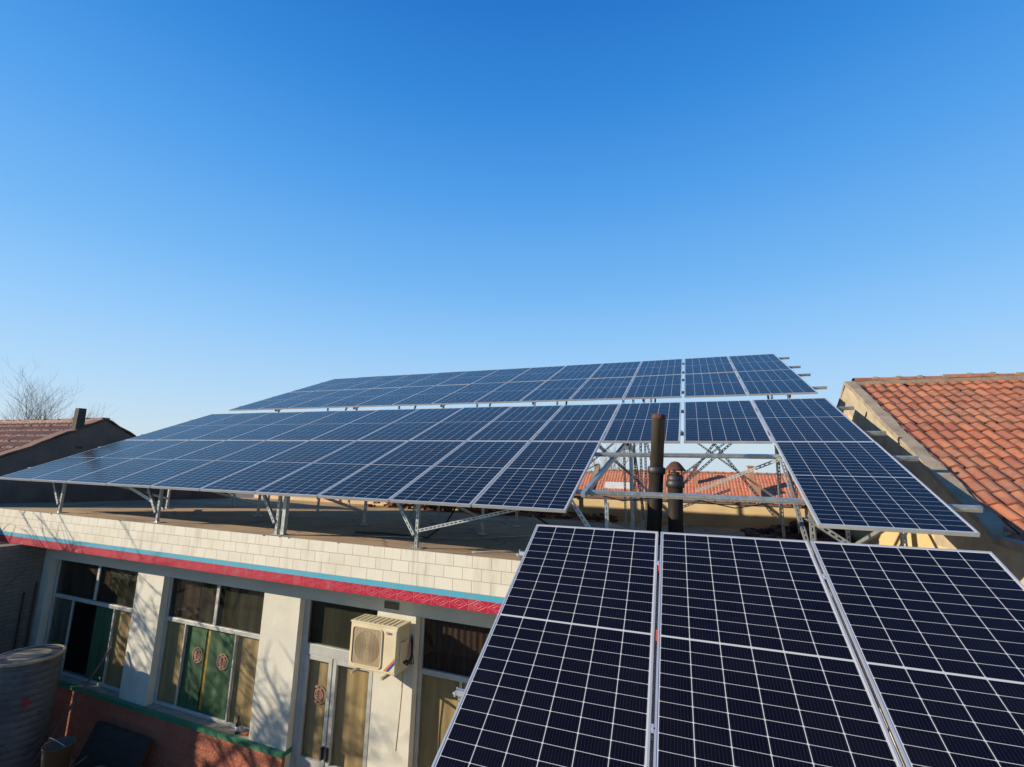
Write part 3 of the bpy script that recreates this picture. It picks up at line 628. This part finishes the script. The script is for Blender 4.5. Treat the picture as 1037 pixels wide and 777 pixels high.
def foot(parent, x, y):
    z = DZ(y); m_ = MB(); m_.box(x-.07, x+.07, y-.06, y+.06, z, z+.008)
    for sx in (-1, 1): m_.tube([(x+sx*.05, y, z+.008), (x+sx*.05, y, z+.03)], .009, 6)
    m_.build('base_plate', M['galv'], parent)
    q_ = random.Random(int(x*100+y)); m_ = MB(); a_, b_ = q_.uniform(.13, .2), q_.uniform(.10, .13); m_.hexa([(x-a_, y-b_, z-.02), (x+a_, y-b_*.8, z-.02), (x+a_*.8, y+b_, z-.02), (x-a_*.9, y+b_*1.1, z-.02), (x-a_*.8, y-b_*.8, z+.006), (x+a_*.8, y-b_*.6, z+.006), (x+a_*.6, y+b_*.8, z+.006), (x-a_*.7, y+b_*.9, z+.006)]); m_.build('mortar_pad', M['cement'], parent)
rb = empty('panel_rack', (-5, 7.2, -1.1), 'galvanised steel rack with slotted posts carrying the middle solar panels over the roof deck', 'rack')
for v in VR: rail(rb, slope_pt(YB, ZB, TB, xk(0)-.28, v), slope_pt(YB, ZB, TB, xk(12)+PW+.28, v), (0, -sin(TB), cos(TB)))
zB = lambda y, n=-.13: ZB + (y-YB)*math.tan(TB) + n
for x in FX:
    # slotted front post with a steep side brace
    part(rb, 'post', 'strut', (x, 5.42, DZ(5.4)), (x, 5.42, zB(5.42, -.06))); foot(rb, x, 5.42)
    if x > 1.5: part(rb, 'brace', 'strut', (x-.03, 5.45, -.92), (x-.75, 5.45, zB(5.45, -.12)), .05, .05)
    else: part(rb, 'brace', 'strut', (x-.03, 5.40, DZ(5.4)+.16), (x-.42, 5.40, zB(5.4, -.03)))
    part(rb, 'rafter', 'beam', slope_pt(YB, ZB, TB, x, 2.3 if x == -.93 else .25, -.115), slope_pt(YB, ZB, TB, x, 4.45, -.115), .041, .055)
    part(rb, 'post', 'strut', (x+.05, 7.35, DZ(7.35)), (x+.05, 7.35, zB(7.35))); foot(rb, x+.05, 7.35)
    if x != -.93: part(rb, 'brace', 'beam', (x+.09, 7.33, DZ(7.33)+.22), (x+.09, 5.6, zB(5.6, -.14)), .041, .041)
    part(rb, 'post', 'strut', (x+.02, 9.05, DZ(9.05)), (x+.02, 9.05, zB(9.05))); foot(rb, x+.02, 9.05)
    part(rb, 'brace', 'strut', (x+.06, 9.0, DZ(9.0)+.3), (x+.06, 7.5, zB(7.5, -.16)))
# extra members that show
part(rb, 'post', 'beam', (-5.66, 5.43, DZ(5.43)), (-5.66, 5.43, zB(5.43, -.05)), .06, .06)
part(rb, 'brace', 'strut', (-3.33, 5.38, -.83), (-1.72, 5.38, zB(5.38, -.10)))
part(rb, 'brace', 'beam', (-8.5, 5.46, -.78), (-9.75, 5.46, zB(5.46, -.09)), .05, .05)
part(rb, 'brace', 'beam', (-8.44, 5.50, -.84), (-9.55, 5.50, zB(5.5, -.11)), .03, .03)
part(rb, 'brace', 'beam', (-1.22, 5.50, -.30), (-1.04, 8.75, .60), .05, .06)
part(rb, 'post', 'beam', (-.98, 5.9, DZ(5.9)), (-1.04, 5.9, zB(5.9, -.11)), .03, .03)
part(rb, 'brace', 'beam', (-.93, 5.46, -.60), (-.55, 7.9, DZ(7.9)+.05), .04, .04)
part(rb, 'brace', 'strut', (1.04, 6.76, .19), (.02, 7.3, -.27))
part(rb, 'brace', 'strut', (1.04, 6.74, .15), (1.09, 5.5, DZ(5.5)))
part(rb, 'post', 'strut', (1.11, 5.75, zB(5.75)), (1.11, 5.75, DZ(5.75)))
for pts_ in ([(-1.3, 5.72, -.25), (-.8, 5.74, -.36), (-.2, 5.72, -.27), (.4, 5.74, -.38), (1.0, 5.72, -.26)], [(-2.4, 6.9, .05), (-1.9, 6.95, -.22), (-1.3, 6.9, .08)], [(-4.8, 5.6, -.36), (-4.4, 5.62, -.52), (-3.9, 5.6, -.38)], [(-7.6, 5.6, -.36), (-7.1, 5.62, -.55), (-6.6, 5.6, -.38)]):
    m_ = MB(); m_.tube(pts_, .007, 6); m_.build('wiring', M['plastic_black'], rb, smooth=True)
Yx = 9.22
for a, c in (((.36, Yx, .50), (-.21, Yx, -.26)), ((.65, Yx-.05, .52), (-.27, Yx-.05, -.30)), ((.36, Yx+.05, .52), (1.35, Yx+.05, -.85)), ((-1.75, Yx, .5), (-.2, Yx, -.95))): part(rb, 'brace', 'strut', a, c)
part(rb, 'brace', 'strut', (-1.0, 9.4, DZ(9.4)+.2), (.6, 9.4, -.3))
for x in (-1.12, 1.36): part(rb, 'post', 'strut', (x, 9.2, DZ(9.2)), (x, 9.2, .75))
# clamps between panels at the two wide joints
rc = empty('panel_rack', (-5, 11.0, -1.2), 'galvanised steel rack of tall posts carrying the rear solar panels', 'rack')
for v in VR: rail(rc, slope_pt(YC, ZC, TC, xk(0)-.28, v), slope_pt(YC, ZC, TC, xk(12)+PW+.28, v), (0, -sin(TC), cos(TC)))
zC = lambda y, n=-.13: ZC + (y-YC)*math.tan(TC) + n
for i, x in enumerate(FX):
    part(rc, 'post', 'strut', (x, 10.15, DZ(10.15)), (x, 10.15, zC(10.15))); part(rc, 'post', 'strut', (x, 12.1, DZ(12.1)), (x, 12.1, zC(12.1)))
    part(rc, 'rafter', 'beam', slope_pt(YC, ZC, TC, x, .2, -.115), slope_pt(YC, ZC, TC, x, 4.45, -.115), .041, .055)
    part(rc, 'brace', 'strut', (x+.04, 12.1, .2), (x+.04, 13.4, zC(13.4, -.15)), .041, .041, (1, 0, 0)); part(rc, 'brace', 'strut', (x+.04, 10.2, DZ(10.2)+.4), (x+.04, 12.0, 1.1), .041, .041, (1, 0, 0))
    if i < len(FX)-1:
        xn = FX[i+1]; part(rc, 'brace', 'strut', (x, 12.15, -.6), (xn, 12.15, 1.5)); part(rc, 'brace', 'strut', (xn, 12.2, -.6), (x, 12.2, 1.5))
for x, y in ((-1.36, 10.15), (-1.15, 10.15)): part(rc, 'post', 'strut', (x, y, DZ(y)), (x, y, zC(y)))
part(rc, 'post', 'strut', (-.80, 10.3, .05), (-1.02, 10.3, 1.2)); 
# near rack under the big panels
ra = empty('panel_rack', (.4, 3.4, GZ), 'near steel rack whose rail ends and clamp bolts stick out beside the big black panels', 'rack')
def AP(x, v, n=0): return ax0 + exA*x + eyA*v + ezA*n
for v in (.5, 1.86): rail(ra, AP(-.045, v), AP(3.5, v), ezA)
for x in (PW+.012, 2*PW+.03): m_ = MB(); m_.beam(AP(x, -.1, -.115), AP(x, 2.2, -.115), .05, .055, ezA); m_.build('rafter', M['plastic_white'], ra)
for x in (.25, 2.9): part(ra, 'rafter', 'beam', AP(x, 0, -.135), AP(x, 2.2, -.135), .05, .06)
for x in (.25, PW+.01, 2.3, 3.1):
    for v in (.3, 1.7):
        p_ = AP(x, v, -.16); part(ra, 'post', 'beam', p_, (p_.x, p_.y, GZ+.04), .05, .05)
for v in (.5, 1.86):
    m_ = MB(); c_ = AP(-.03, v, -.018); m_.beam(c_ - exA*.02, c_ + exA*.028, .03, .03); m_.tube([c_ - ezA*.03 - exA*.015, c_ + ezA*.035 - exA*.015], .006, 8); m_.tube([c_ - exA*.055 - ezA*.02, c_ + exA*.01 - ezA*.02], .0075, 8); m_.beam(c_ - exA*.045 - ezA*.02, c_ - exA*.034 - ezA*.02, .026, .026)
    m_.build('end_clamp', M['alu'], ra)
    for xo in (PW+.01, 2*PW+.03):
        m_ = MB(); c_ = AP(xo, v, -.002); m_.beam(c_ - eyA*.025, c_ + eyA*.025, .017, .006, ezA); m_.tube([c_, c_+ezA*.007], .0065, 8); m_.build('mid_clamp', M['alu'], ra)
for nm, v in (('wire_tag', 1.14), ('wire_tag', 1.82)):
    m_ = MB(); m_.beam(AP(PW+.01, v-.045, -.02), AP(PW+.01, v+.045, -.02), .014, .03, ezA); m_.build(nm, M['orange_tag'], ra)

# ---------------------------------------------------------------- stove pipes
def flue(base, topp, r_, capd, label):
    base = Vector(base); topp = Vector(topp); ax = (topp-base).normalized(); Ln = (topp-base).length
    e = empty('stove_pipe', base, label, 'chimney pipe', 'black stove pipes rising beside the gap')
    zj = Ln * (.61 if not capd else .83)
    m_ = MB(); m_.lathe([(r_*1.02, -.02), (r_*1.02, zj), (r_*.98, zj)], base, 28, ax); m_.build('lower_pipe', M['black_pipe'], e, smooth=True)
    m_ = MB(); m_.lathe([(r_*1.0, zj-.05), (r_*1.22, zj-.04), (r_*1.26, zj-.005), (r_*1.24, zj+.03), (r_*1.05, zj+.045), (r_*.95, zj+.04)], base, 28, ax); m_.build('collar', M['plastic_black'], e, smooth=True)
    if not capd:
        m_ = MB(); m_.lathe([(r_*.93, zj-.02), (r_*.93, Ln-.04), (r_*.95, Ln-.04), (r_*.95, Ln-.036), (r_*.93, Ln-.035), (r_*.93, Ln)], base, 28, ax); m_.build('upper_pipe', M['pipe_upper'], e, smooth=True)
        m_ = MB(); m_.lathe([(r_*.97, Ln-.055), (r_*.99, Ln-.05), (r_*.99, Ln+.004), (r_*.80, Ln+.006), (r_*.78, Ln-.06)], base, 28, ax); m_.build('rim', M['rust'], e, smooth=True)
    else:
        m_ = MB(); m_.lathe([(r_*1.12, zj), (r_*1.12, zj+.10), (r_*.7, zj+.115)], base, 24, ax)
        m_.build('cap_collar', M['plastic_black'], e, smooth=True)
        m_ = MB(); m_.lathe([(r_*.62, zj+.06), (r_*.62, Ln-.05), (r_*.5, Ln-.045)], base, 24, ax); m_.build('inner_pipe', M['rust'], e, smooth=True)
        for k in range(3):
            a = 2*pi*k/3 + .5; q = base + Vector((cos(a), sin(a), 0))*r_*.98; m_ = MB(); m_.beam(q + ax*(zj+.09), q + ax*(Ln+.005), .022, .004, (cos(a), sin(a), 0)); m_.build('cap_strap', M['plastic_black'], e)
        m_ = MB(); m_.lathe([(r_*1.42, Ln-.03), (r_*1.55, Ln-.028), (r_*1.30, Ln-.002), (r_*1.0, Ln+.03), (r_*.72, Ln+.06), (r_*.45, Ln+.078), (r_*.12, Ln+.085)], base, 28, ax); m_.build('cowl', M['rust'], e, smooth=True)
flue((-.515, 6.2, DZ(6.2)), (-.39, 6.2, .70), .087, False, 'tall black stove pipe with open rusty rim, left of the capped one')
flue((-.245, 6.2, DZ(6.2)), (-.215, 6.2, .035), .086, True, 'shorter black stove pipe under a rusty mushroom cowl')

# ---------------------------------------------------------------- air conditioner
ac = empty('air_conditioner', (-3.88, 5.48, -2.55), 'yellowed white outdoor air conditioner unit mounted on the column beside the door', 'air conditioner')
ax_0, ax_1, ay0, ay1, az0, az1 = -4.235, -3.52, 5.33, 5.61, -2.555, -2.015
b = MB(); b.box(ax_0, ax_1, ay0, ay1, az0, az1); b.build('casing', M['ac'], ac, bevel=.012)
b = MB(); b.box(ax_0-.006, ax_1+.006, ay0-.006, ay1+.004, az1-.006, az1+.012)
for k in range(9): b.box(ax_0+.03+k*.073, ax_0+.045+k*.073, ay0+.02, ay1-.02, az1+.012, az1+.017)
b.build('top_cover', M['ac'], ac, bevel=.004)
def rrect(x0, x1, z0, z1, r_, n=5):
    pts = []
    for cx_, cz_, a0 in ((x1-r_, z1-r_, 0), (x0+r_, z1-r_, pi/2), (x0+r_, z0+r_, pi), (x1-r_, z0+r_, 1.5*pi)):
        for k in range(n+1): a = a0 + pi/2*k/n; pts.append((cx_+r_*cos(a), cz_+r_*sin(a)))
    return pts
def ring(b, outer, inner, y0_, y1_):
    n = len(outer)
    for i in range(n):
        j = (i+1) % n; o0, o1, i0, i1 = outer[i], outer[j], inner[i], inner[j]
        b.quad((o0[0], y0_, o0[1]), (i0[0], y0_, i0[1]), (i1[0], y0_, i1[1]), (o1[0], y0_, o1[1]))
        b.quad((i0[0], y0_, i0[1]), (i0[0], y1_, i0[1]), (i1[0], y1_, i1[1]), (i1[0], y0_, i1[1]))
        b.quad((o0[0], y1_, o0[1]), (o0[0], y0_, o0[1]), (o1[0], y0_, o1[1]), (o1[0], y1_, o1[1]))
gx0, gx1, gz0, gz1 = ax_0+.045, ax_0+.485, az0+.055, az1-.055
b = MB(); ring(b, rrect(gx0-.012, gx1+.012, gz0-.012, gz1+.012, .045), rrect(gx0, gx1, gz0, gz1, .035), ay0-.012, ay0+.002); b.build('grille_rim', M['ac'], ac)
b = MB(); pts = rrect(gx0+.001, gx1-.001, gz0+.001, gz1-.001, .034); i0 = len(b.v); b.v += [(x_, ay0-.004, z_) for x_, z_ in pts]; b.f.append(tuple(range(len(pts)))[::-1]); b.uv.append(None)
gcx, gcz = (gx0+gx1)/2, (gz0+gz1)/2
for k in range(1, 8):
    pa = [(gcx+.026*k*cos(t_*pi/12), ay0-.008, gcz+.026*k*sin(t_*pi/12)) for t_ in range(25)]; b.tube(pa, .0022, 4, False)
b.build('fan_grille', M['acgrille'], ac)
b = MB(); b.box(ax_0+.53, ax_1-.012, ay0-.006, ay0, az0+.03, az1-.03); b.build('side_panel', M['ac'], ac, bevel=.003)
b = MB(); yq = ay0-.0072; sx0, sx1, sz0 = ax_0+.54, ax_1-.018, az0+.035
b.quad((sx0, yq, sz0), (sx0+.03, yq, sz0), (sx1, yq, sz0+.135), (sx1, yq, sz0+.165)); b.build('orange_sticker', M['ink_orange'], ac)
b = MB(); b.quad((sx0+.035, yq, sz0), (sx0+.075, yq, sz0), (sx1, yq, sz0+.09), (sx1, yq, sz0+.13)); b.build('blue_sticker', M['ink_blue'], ac)
def text(s, size, loc, mat, parent, name, ry=0):
    cu = bpy.data.curves.new(name, 'FONT'); cu.body = s; cu.size = size; cu.extrude = .0008; o = bpy.data.objects.new(name, cu); COL.objects.link(o)
    dg = bpy.context.evaluated_depsgraph_get(); me = bpy.data.meshes.new_from_object(o.evaluated_get(dg)); bpy.data.objects.remove(o)
    me.transform(Matrix.Translation(loc) @ Matrix.Rotation(ry, 4, 'Y') @ Matrix.Rotation(pi/2, 4, 'X')); me.materials.clear(); me.materials.append(mat)
    n = bpy.data.objects.new(name, me); COL.objects.link(n); n.parent = parent; n.matrix_parent_inverse = Matrix.Translation(-parent.location); return n
text('G', .045, Vector((ax_0+.55, ay0-.008, az1-.085)), M['ink_red'], ac, 'logo'); text('REE', .038, Vector((ax_0+.582, ay0-.008, az1-.085)), M['ink_blue'], ac, 'logo')
b = MB()
for xx in (ax_0+.13, ax_1-.13): b.beam((xx, ay0-.09, az0-.02), (xx, YW, az0-.02), .03, .03)
b.build('wall_bracket', plain('painted_bracket', (.5, .45, .33), (.3, .22, .14), .6, 0, 14), ac)
b = MB(); b.box(ax_1+.001, ax_1+.02, ay0+.06, ay0+.2, az0+.08, az0+.36); b.build('valve_cover', M['ac'], ac, bevel=.006)
for dx, r_ in ((0, .014), (.035, .011), (.06, .008)):
    b = MB(); b.tube([(ax_1+.02, ay0+.13+dx, az0+.12), (ax_1+.06+dx, ay0+.16+dx, az0+.08), (ax_1+.07, ay0+.24, az0+.16+dx), (ax_1+.03, ay1+.02, az0+.26+dx), (ax_1-.01, YW, az0+.3+dx)], r_, 8); b.build('refrigerant_pipe', M['plastic_black'], ac, smooth=True)
b = MB(); b.tube([(ax_1-.06, ay1-.02, az0-.005), (ax_1-.065, 5.6, az0-.3), (-3.60, 5.605, -3.1), (-3.62, 5.60, -3.52)], .008, 8); b.build('drain_hose', plain('tan_hose', (.5, .36, .2), None, .6), ac, smooth=True)

# ---------------------------------------------------------------- courtyard things at lower left
tk = empty('water_tank', (-9.79, 4.68, GZ+.04), 'big ribbed grey metal water tank with lid coloured as sunlit, at the left edge', 'tank')
prof = [(.38, 0)]; z = 0; Ht = -3.05-GZ-.04
while z < Ht-.08: prof += [(.385, z+.01), (.40, z+.045), (.385, z+.085)]; z += .1
prof += [(.395, Ht-.02), (.41, Ht)]
b = MB(); b.lathe(prof, (-9.79, 4.68, GZ+.04), 48); b.build('tank_body', M['drum'], tk, smooth=True)
b = MB(); b.lathe([(.415, Ht-.03), (.417, Ht+.004), (.39, Ht+.008), (.38, Ht-.004), (.05, Ht+.006)], (-9.79, 4.68, GZ+.04), 48); b.build('tank_lid', M['drumlid'], tk, smooth=False)
# painted flower patch on the tank
b = MB(); 
for k in range(5):
    a0 = R(-17) ; cxx, czz = .0, 0
    a = 2*pi*k/5; th = a0 + .075*cos(a); zz = -3.62 + .045*sin(a)
    pts = []
    for j in range(8):
        t_ = 2*pi*j/8; th2 = th + .05*cos(t_); z2 = zz + .03*sin(t_); pts.append((-9.79+.4045*cos(th2), 4.68+.4045*sin(th2), z2))
    i0 = len(b.v); b.v += pts; b.f.append(tuple(range(i0, i0+8))); b.uv.append(None)
b.build('painted_flower', plain('faded_red_paint', (.30, .02, .03), None, .6), tk)
for xx, zz, yy in ((-11.9, -3.5, 5.42), (-11.9, -3.5, 5.58)):
    b = MB(); b.tube([(-11.80, yy, GZ+.04), (-11.95, yy+.03, -2.40 if yy > 5.5 else -2.55)], .016, 8); tag(b.build('iron_rod', M['rust']), 'taller dark iron rod, right one of two leaning on the shaded side wall' if yy > 5.5 else 'shorter dark iron rod, left one of two leaning on the shaded side wall', 'rod')
# long pole leaning at the first column, board slab, buckets
b = MB(); b.tube([(-9.45, 4.55, GZ+.04), (-9.32, 5.56, -3.15)], [.024, .017], 8); tag(b.build('wooden_pole', M['bark']), 'long wooden pole leaning against the left window', 'pole')
b = MB(); b.hexa([(-9.3, 5.20, GZ+.04), (-7.95, 5.20, GZ+.04), (-7.95, 5.25, GZ+.04), (-9.3, 5.25, GZ+.04), (-9.3, 5.50, -4.27), (-7.95, 5.50, -4.27), (-7.95, 5.55, -4.27), (-9.3, 5.55, -4.27)]); tag(b.build('dark_board', M['wood']), 'dark wide board leaning on the red brick base in shadow', 'board')
def bucket(x, y, r_, h, mat, label, z=GZ+.04, fill=None):
    e = empty('bucket', (x, y, z), label, 'bucket'); b = MB(); b.lathe([(r_*.78, 0), (r_, h), (r_*1.07, h+.012), (r_*1.07, h-.01), (r_*.95, h-.015), (r_*.75, .03)], (x, y, z), 28); b.build('bucket_body', mat, e, smooth=True)
    b = MB(); b.tube([(x + r_*1.05*cos(pi*k/10), y - .05*sin(pi*k/10)*2, z+h*.98 + r_*.75*sin(pi*k/10)) for k in range(11)], .005, 6); b.build('bucket_handle', M['galv'], e, smooth=True)
bucket(-8.55, 4.62, .17, .55, plain('tan_bucket_plastic', (.11, .085, .055), (.08, .06, .04), .6, 0, 5), 'tall tan bucket standing beside the ribbed tank', z=-4.56)
b = MB(); b.box(-8.95, -8.2, 4.35, 4.95, GZ+.04, -4.57); tag(b.build('low_brick_plinth', M['brickbit']), 'low brick plinth beside the tank, with buckets standing on it', 'plinth')
bucket(-8.22, 4.3, .15, .3, M['plastic_white'], 'short white bucket in front of the tan one', z=-4.6)
b = MB(); b.box(-8.5, -7.95, 4.05, 4.345, GZ+.04, -4.61); tag(b.build('storage_crate', M['wood'], bevel=.01), 'dark wooden crate under the short white bucket', 'crate')
rnd = random.Random(8)
for k, (x, y, s_, mt, lb) in enumerate(((-8.75, 4.75, .16, 'drum', 'crumpled grey sack of scrap on the brick plinth, nearest the tank'), (-7.9, 4.6, .2, 'wood', 'dark crumpled bag lying on the courtyard right of the plinth'))):
    b = MB(); zb = -4.57 if k == 0 else GZ+.04; pr_ = []
    for j in range(7):
        t_ = j/6; pr_.append((s_*(.55+.6*sin(pi*(.15+.75*t_)))*rnd.uniform(.85, 1.1), t_*s_*2.2))
    b.lathe(pr_, (x, y, zb), 14); b.v = [(a+rnd.uniform(-.02, .02), c+rnd.uniform(-.02, .02), e_) for a, c, e_ in b.v]; tag(b.build('sack', M[mt], smooth=True), lb, 'sack')
for k, (x, y, r_, h, mt, lb) in enumerate(((-8.05, 4.72, .10, .17, 'rust', 'small rusty tin can standing right of the brick plinth'), (-7.75, 4.9, .13, .13, 'brownwall', 'shallow dark clay pot on the courtyard floor, farthest from the tank'), (-8.62, 5.2, .12, .30, 'drum', 'grey metal pail between the brick plinth and the leaning board'))):
    e = empty('pot', (x, y, GZ+.04), lb, 'pot'); b = MB(); b.lathe([(r_*.75, 0), (r_, h*.9), (r_*1.08, h), (r_*.95, h-.005), (r_*.7, .02)], (x, y, GZ+.04), 20); b.build('pot_body', M[mt], e, smooth=True)
    b = MB(); b.lathe([(r_*1.09, h*.93), (r_*1.12, h*.96), (r_*1.09, h*.99)], (x, y, GZ+.04), 20); b.build('pot_rim', M[mt], e, smooth=True)
b = MB(); rnd = random.Random(77)
for k in range(60):
    x, y = rnd.uniform(-8.9, -7.6), rnd.uniform(4.1, 5.2); a = rnd.uniform(0, pi); l = rnd.uniform(.05, .35); z0_ = (GZ+.05) if x > -8.15 or y > 4.97 else -4.55; b.beam((x, y, z0_+rnd.uniform(0, .02)), (x+l*cos(a), y+l*sin(a), z0_+rnd.uniform(.01, .12)), rnd.uniform(.012, .05), rnd.uniform(.006, .02))
tag(b.build('scrap_litter', plain('mixed_scrap', (.22, .19, .15), (.10, .05, .035), .9, 0, 3)), 'litter of sticks, scraps and shards round the foot of the ribbed tank', 'litter', kind='stuff')
# bottle on the sill of the second window
bt = empty('glass_bottle', (-6.44, 5.72, -3.955), 'small dark glass bottle standing on the window sill', 'bottle')
b = MB(); b.lathe([(.030, 0), (.033, .01), (.033, .13), (.013, .17), (.012, .215), (.014, .22), (.014, .23)], (-6.44, 5.72, -3.955), 20); b.build('bottle_body', M['bottle'], bt, smooth=True)
b = MB(); b.lathe([(.0334, .03), (.0336, .03), (.0336, .1), (.0334, .1)], (-6.44, 5.72, -3.955), 20); b.build('bottle_label', M['bottle_label'], bt, smooth=True)
b = MB(); b.hexa([(-6.36, 5.70, -3.954), (-6.24, 5.72, -3.954), (-6.24, 5.79, -3.954), (-6.37, 5.77, -3.954), (-6.34, 5.71, -3.925), (-6.25, 5.72, -3.92), (-6.25, 5.78, -3.92), (-6.35, 5.77, -3.93)]); tag(b.build('orange_rag', plain('orange_rag_cloth', (.4, .13, .04), None, .9), bevel=.008), 'small folded orange rag on the sill right of the bottle', 'rag')

# ---------------------------------------------------------------- deck details
def cable(pts, r_, mat, name, label, cat):
    b = MB(); b.tube(pts, r_, 8); tag(b.build(name, mat, smooth=True), label, cat)
cable([(-3.5, 6.6, -.15), (-3.35, 6.55, -.5), (-3.5, 6.4, -.85), (-3.75, 6.3, DZ(6.3)+.02), (-4.4, 6.35, DZ(6.35)+.02), (-5.0, 6.2, DZ(6.2)+.02)], .014, M['plastic_black'], 'power_cable', 'black cable hanging from the middle panels and lying on the deck, left one', 'cable')
cable([(-2.6, 6.8, -.2), (-2.3, 6.5, -.5), (-2.0, 6.2, -.66), (-1.6, 6.1, -.85), (-1.2, 6.1, DZ(6.1)+.015)], .014, M['plastic_black'], 'power_cable', 'black cable sagging under the middle panels near the stove pipes, right one', 'cable')
cable([(-4.6, 5.95, DZ(5.95)+.012), (-3.2, 6.6, DZ(6.6)+.012), (-2.55, 7.6, DZ(7.6)+.012)], .008, M['galv'], 'conduit', 'thin pale conduit crossing the deck, the longer one', 'conduit')
cable([(-2.6, 5.45, DZ(5.45)+.01), (-1.6, 6.3, DZ(6.3)+.01)], .007, M['galv'], 'conduit', 'thin pale conduit at the deck edge beside the near panels, the shorter one', 'conduit')
b = MB(); rnd = random.Random(31)
def brickbit(b, x, y, z, s_=1):
    a = rnd.uniform(0, pi); l, w_, h = .12*s_*rnd.uniform(.5, 1.1), .055*s_, .03*s_*rnd.uniform(.7, 1.3); tl = rnd.uniform(-.3, .3); d_ = Vector((cos(a)*cos(tl), sin(a)*cos(tl), sin(tl))); b.beam(Vector((x, y, z)) - d_*l, Vector((x, y, z)) + d_*l, w_*2, h*2)
for k in range(150):
    x = rnd.uniform(1.0, 2.5); y = rnd.uniform(9.4, 11.9); hh = max(.03, .42 - abs(x-2.1)*.35 - abs(y-10.8)*.2); brickbit(b, x, y, DZ(y)+rnd.uniform(.0, hh), 1.2)
tag(b.build('tile_rubble', plain('broken_tile_rubble', (.15, .06, .04), (.09, .05, .04), .95, 0, 7)), 'pile of broken dark red tiles on the deck below the right end of the racks', 'rubble', kind='stuff')
b = MB()
for k in range(120): x = rnd.uniform(-9, -1.8); y = rnd.uniform(11.6, 12.2); brickbit(b, x, y, DZ(y)+rnd.uniform(.02, .16), 1.0)
tag(b.build('brick_rubble', M['brickbit']), 'scattered row of broken bricks along the rear of the deck under the panels', 'rubble', kind='stuff')
b = MB()
for k in range(34): x = rnd.uniform(.3, 2.5); brickbit(b, x, 12.5, -.69+rnd.uniform(0, .05), .9)
tag(b.build('parapet_rubble', M['brickbit']), 'loose bricks and tile pieces lying on top of the rear parapet', 'rubble', kind='stuff')

# ---------------------------------------------------------------- bare trees
def bare_tree(base, height, spread, seed, mat, label, twigs=5, r0=.09, group=None, lean=(0, 0), levels=4, kids=(5, 5, 4, 3), first=.25, name='bare_tree', squash=(1, 1), rmin=.004):
    rnd = random.Random(seed); base = Vector(base); e = empty(name, base, label, 'tree', group); tr = MB(); cr = MB()
    def limb(mb, p, d_, ln, r_, lev, n=5):
        pts = [p]; rad = [r_]; q = p.copy(); dd = d_.copy()
        for i in range(n):
            dd = (dd + Vector((rnd.uniform(-1, 1), rnd.uniform(-1, 1), rnd.uniform(-.5, .9)))*.11).normalized(); q = q + dd*ln/n; pts.append(q.copy()); rad.append(r_*(1-.72*(i+1)/n))
        mb.tube(pts, rad, 6 if lev < 2 else 4, False)
        if lev >= levels: return
        for c in range(kids[lev]):
            t_ = first + (1-first)*(c+rnd.random()*.8)/kids[lev]; i = min(n-1, int(t_*n)); f_ = t_*n-i; pp = pts[i].lerp(pts[i+1], min(1, f_)); a = rnd.uniform(0, 2*pi)
            perp = Vector((cos(a)*squash[0], sin(a)*squash[1], rnd.uniform(-.1, .5))).normalized(); nd = (dd*.75 + perp*spread*rnd.uniform(.7, 1.2)).normalized()
            limb(cr, pp, nd, ln*rnd.uniform(.48, .72), max(rmin, rad[i]*.62), lev+1, 4)
    limb(tr, base, Vector((lean[0], lean[1], 1)).normalized(), height*.52, r0, 0, 6)
    tr.build('trunk', mat, e, smooth=True); cr.build('crown', mat, e, smooth=True)
# the courtyard tree whose branches shade the facade
bare_tree((-13.7, 2.5, GZ+.04), 6.0, 1.05, 4, M['bark'], 'bare courtyard tree at left, its branches casting shadows over the house front', r0=.15, lean=(.18, .03), levels=4, kids=(10, 6, 5, 2), squash=(1.3, .8), rmin=.009)
bare_tree((-11.3, 2.2, GZ+.04), 5.6, 1.0, 12, M['bark'], 'second bare courtyard tree, nearer than the other, beside the house front', r0=.12, lean=(-.04, .02), levels=4, kids=(8, 6, 5, 2), squash=(1.3, .8), rmin=.009)
far = [((-74, 31, GZ), 14.2, 3, 'bare tree behind the left roof, at the very edge of the picture'), ((-70.5, 30, GZ), 13.2, 4, 'bare tree behind the left roof, second from the picture edge'), ((-67.5, 30, GZ), 13.4, 5, 'tallest bare tree rising behind the left roof, next to its chimney'), ((-65, 33, GZ), 10.6, 6, 'low bare tree just right of the chimney on the left roof'), ((-57, 31, GZ), 7.4, 7, 'small faint bare tree right of the ridge of the left roof')]
for p_, h, sd_, lb in far: bare_tree(p_, h, .45, sd_, M['fartwig'], lb, r0=.17, group='bare trees behind the left house', levels=4, kids=(8, 6, 4, 3), first=.25, rmin=.007)
for p_, h, sd_, lb in (((-8.5, 44, GZ), 10.5, 8, 'faint bare tree behind the pale orange roof, left one'), ((-6.6, 42, GZ), 11, 9, 'faint bare tree behind the pale orange roof, right one')): bare_tree(p_, h, .55, sd_, M['fartwig'], lb, r0=.12, group='bare trees behind the long house', levels=4, kids=(6, 5, 4, 3), first=.3)
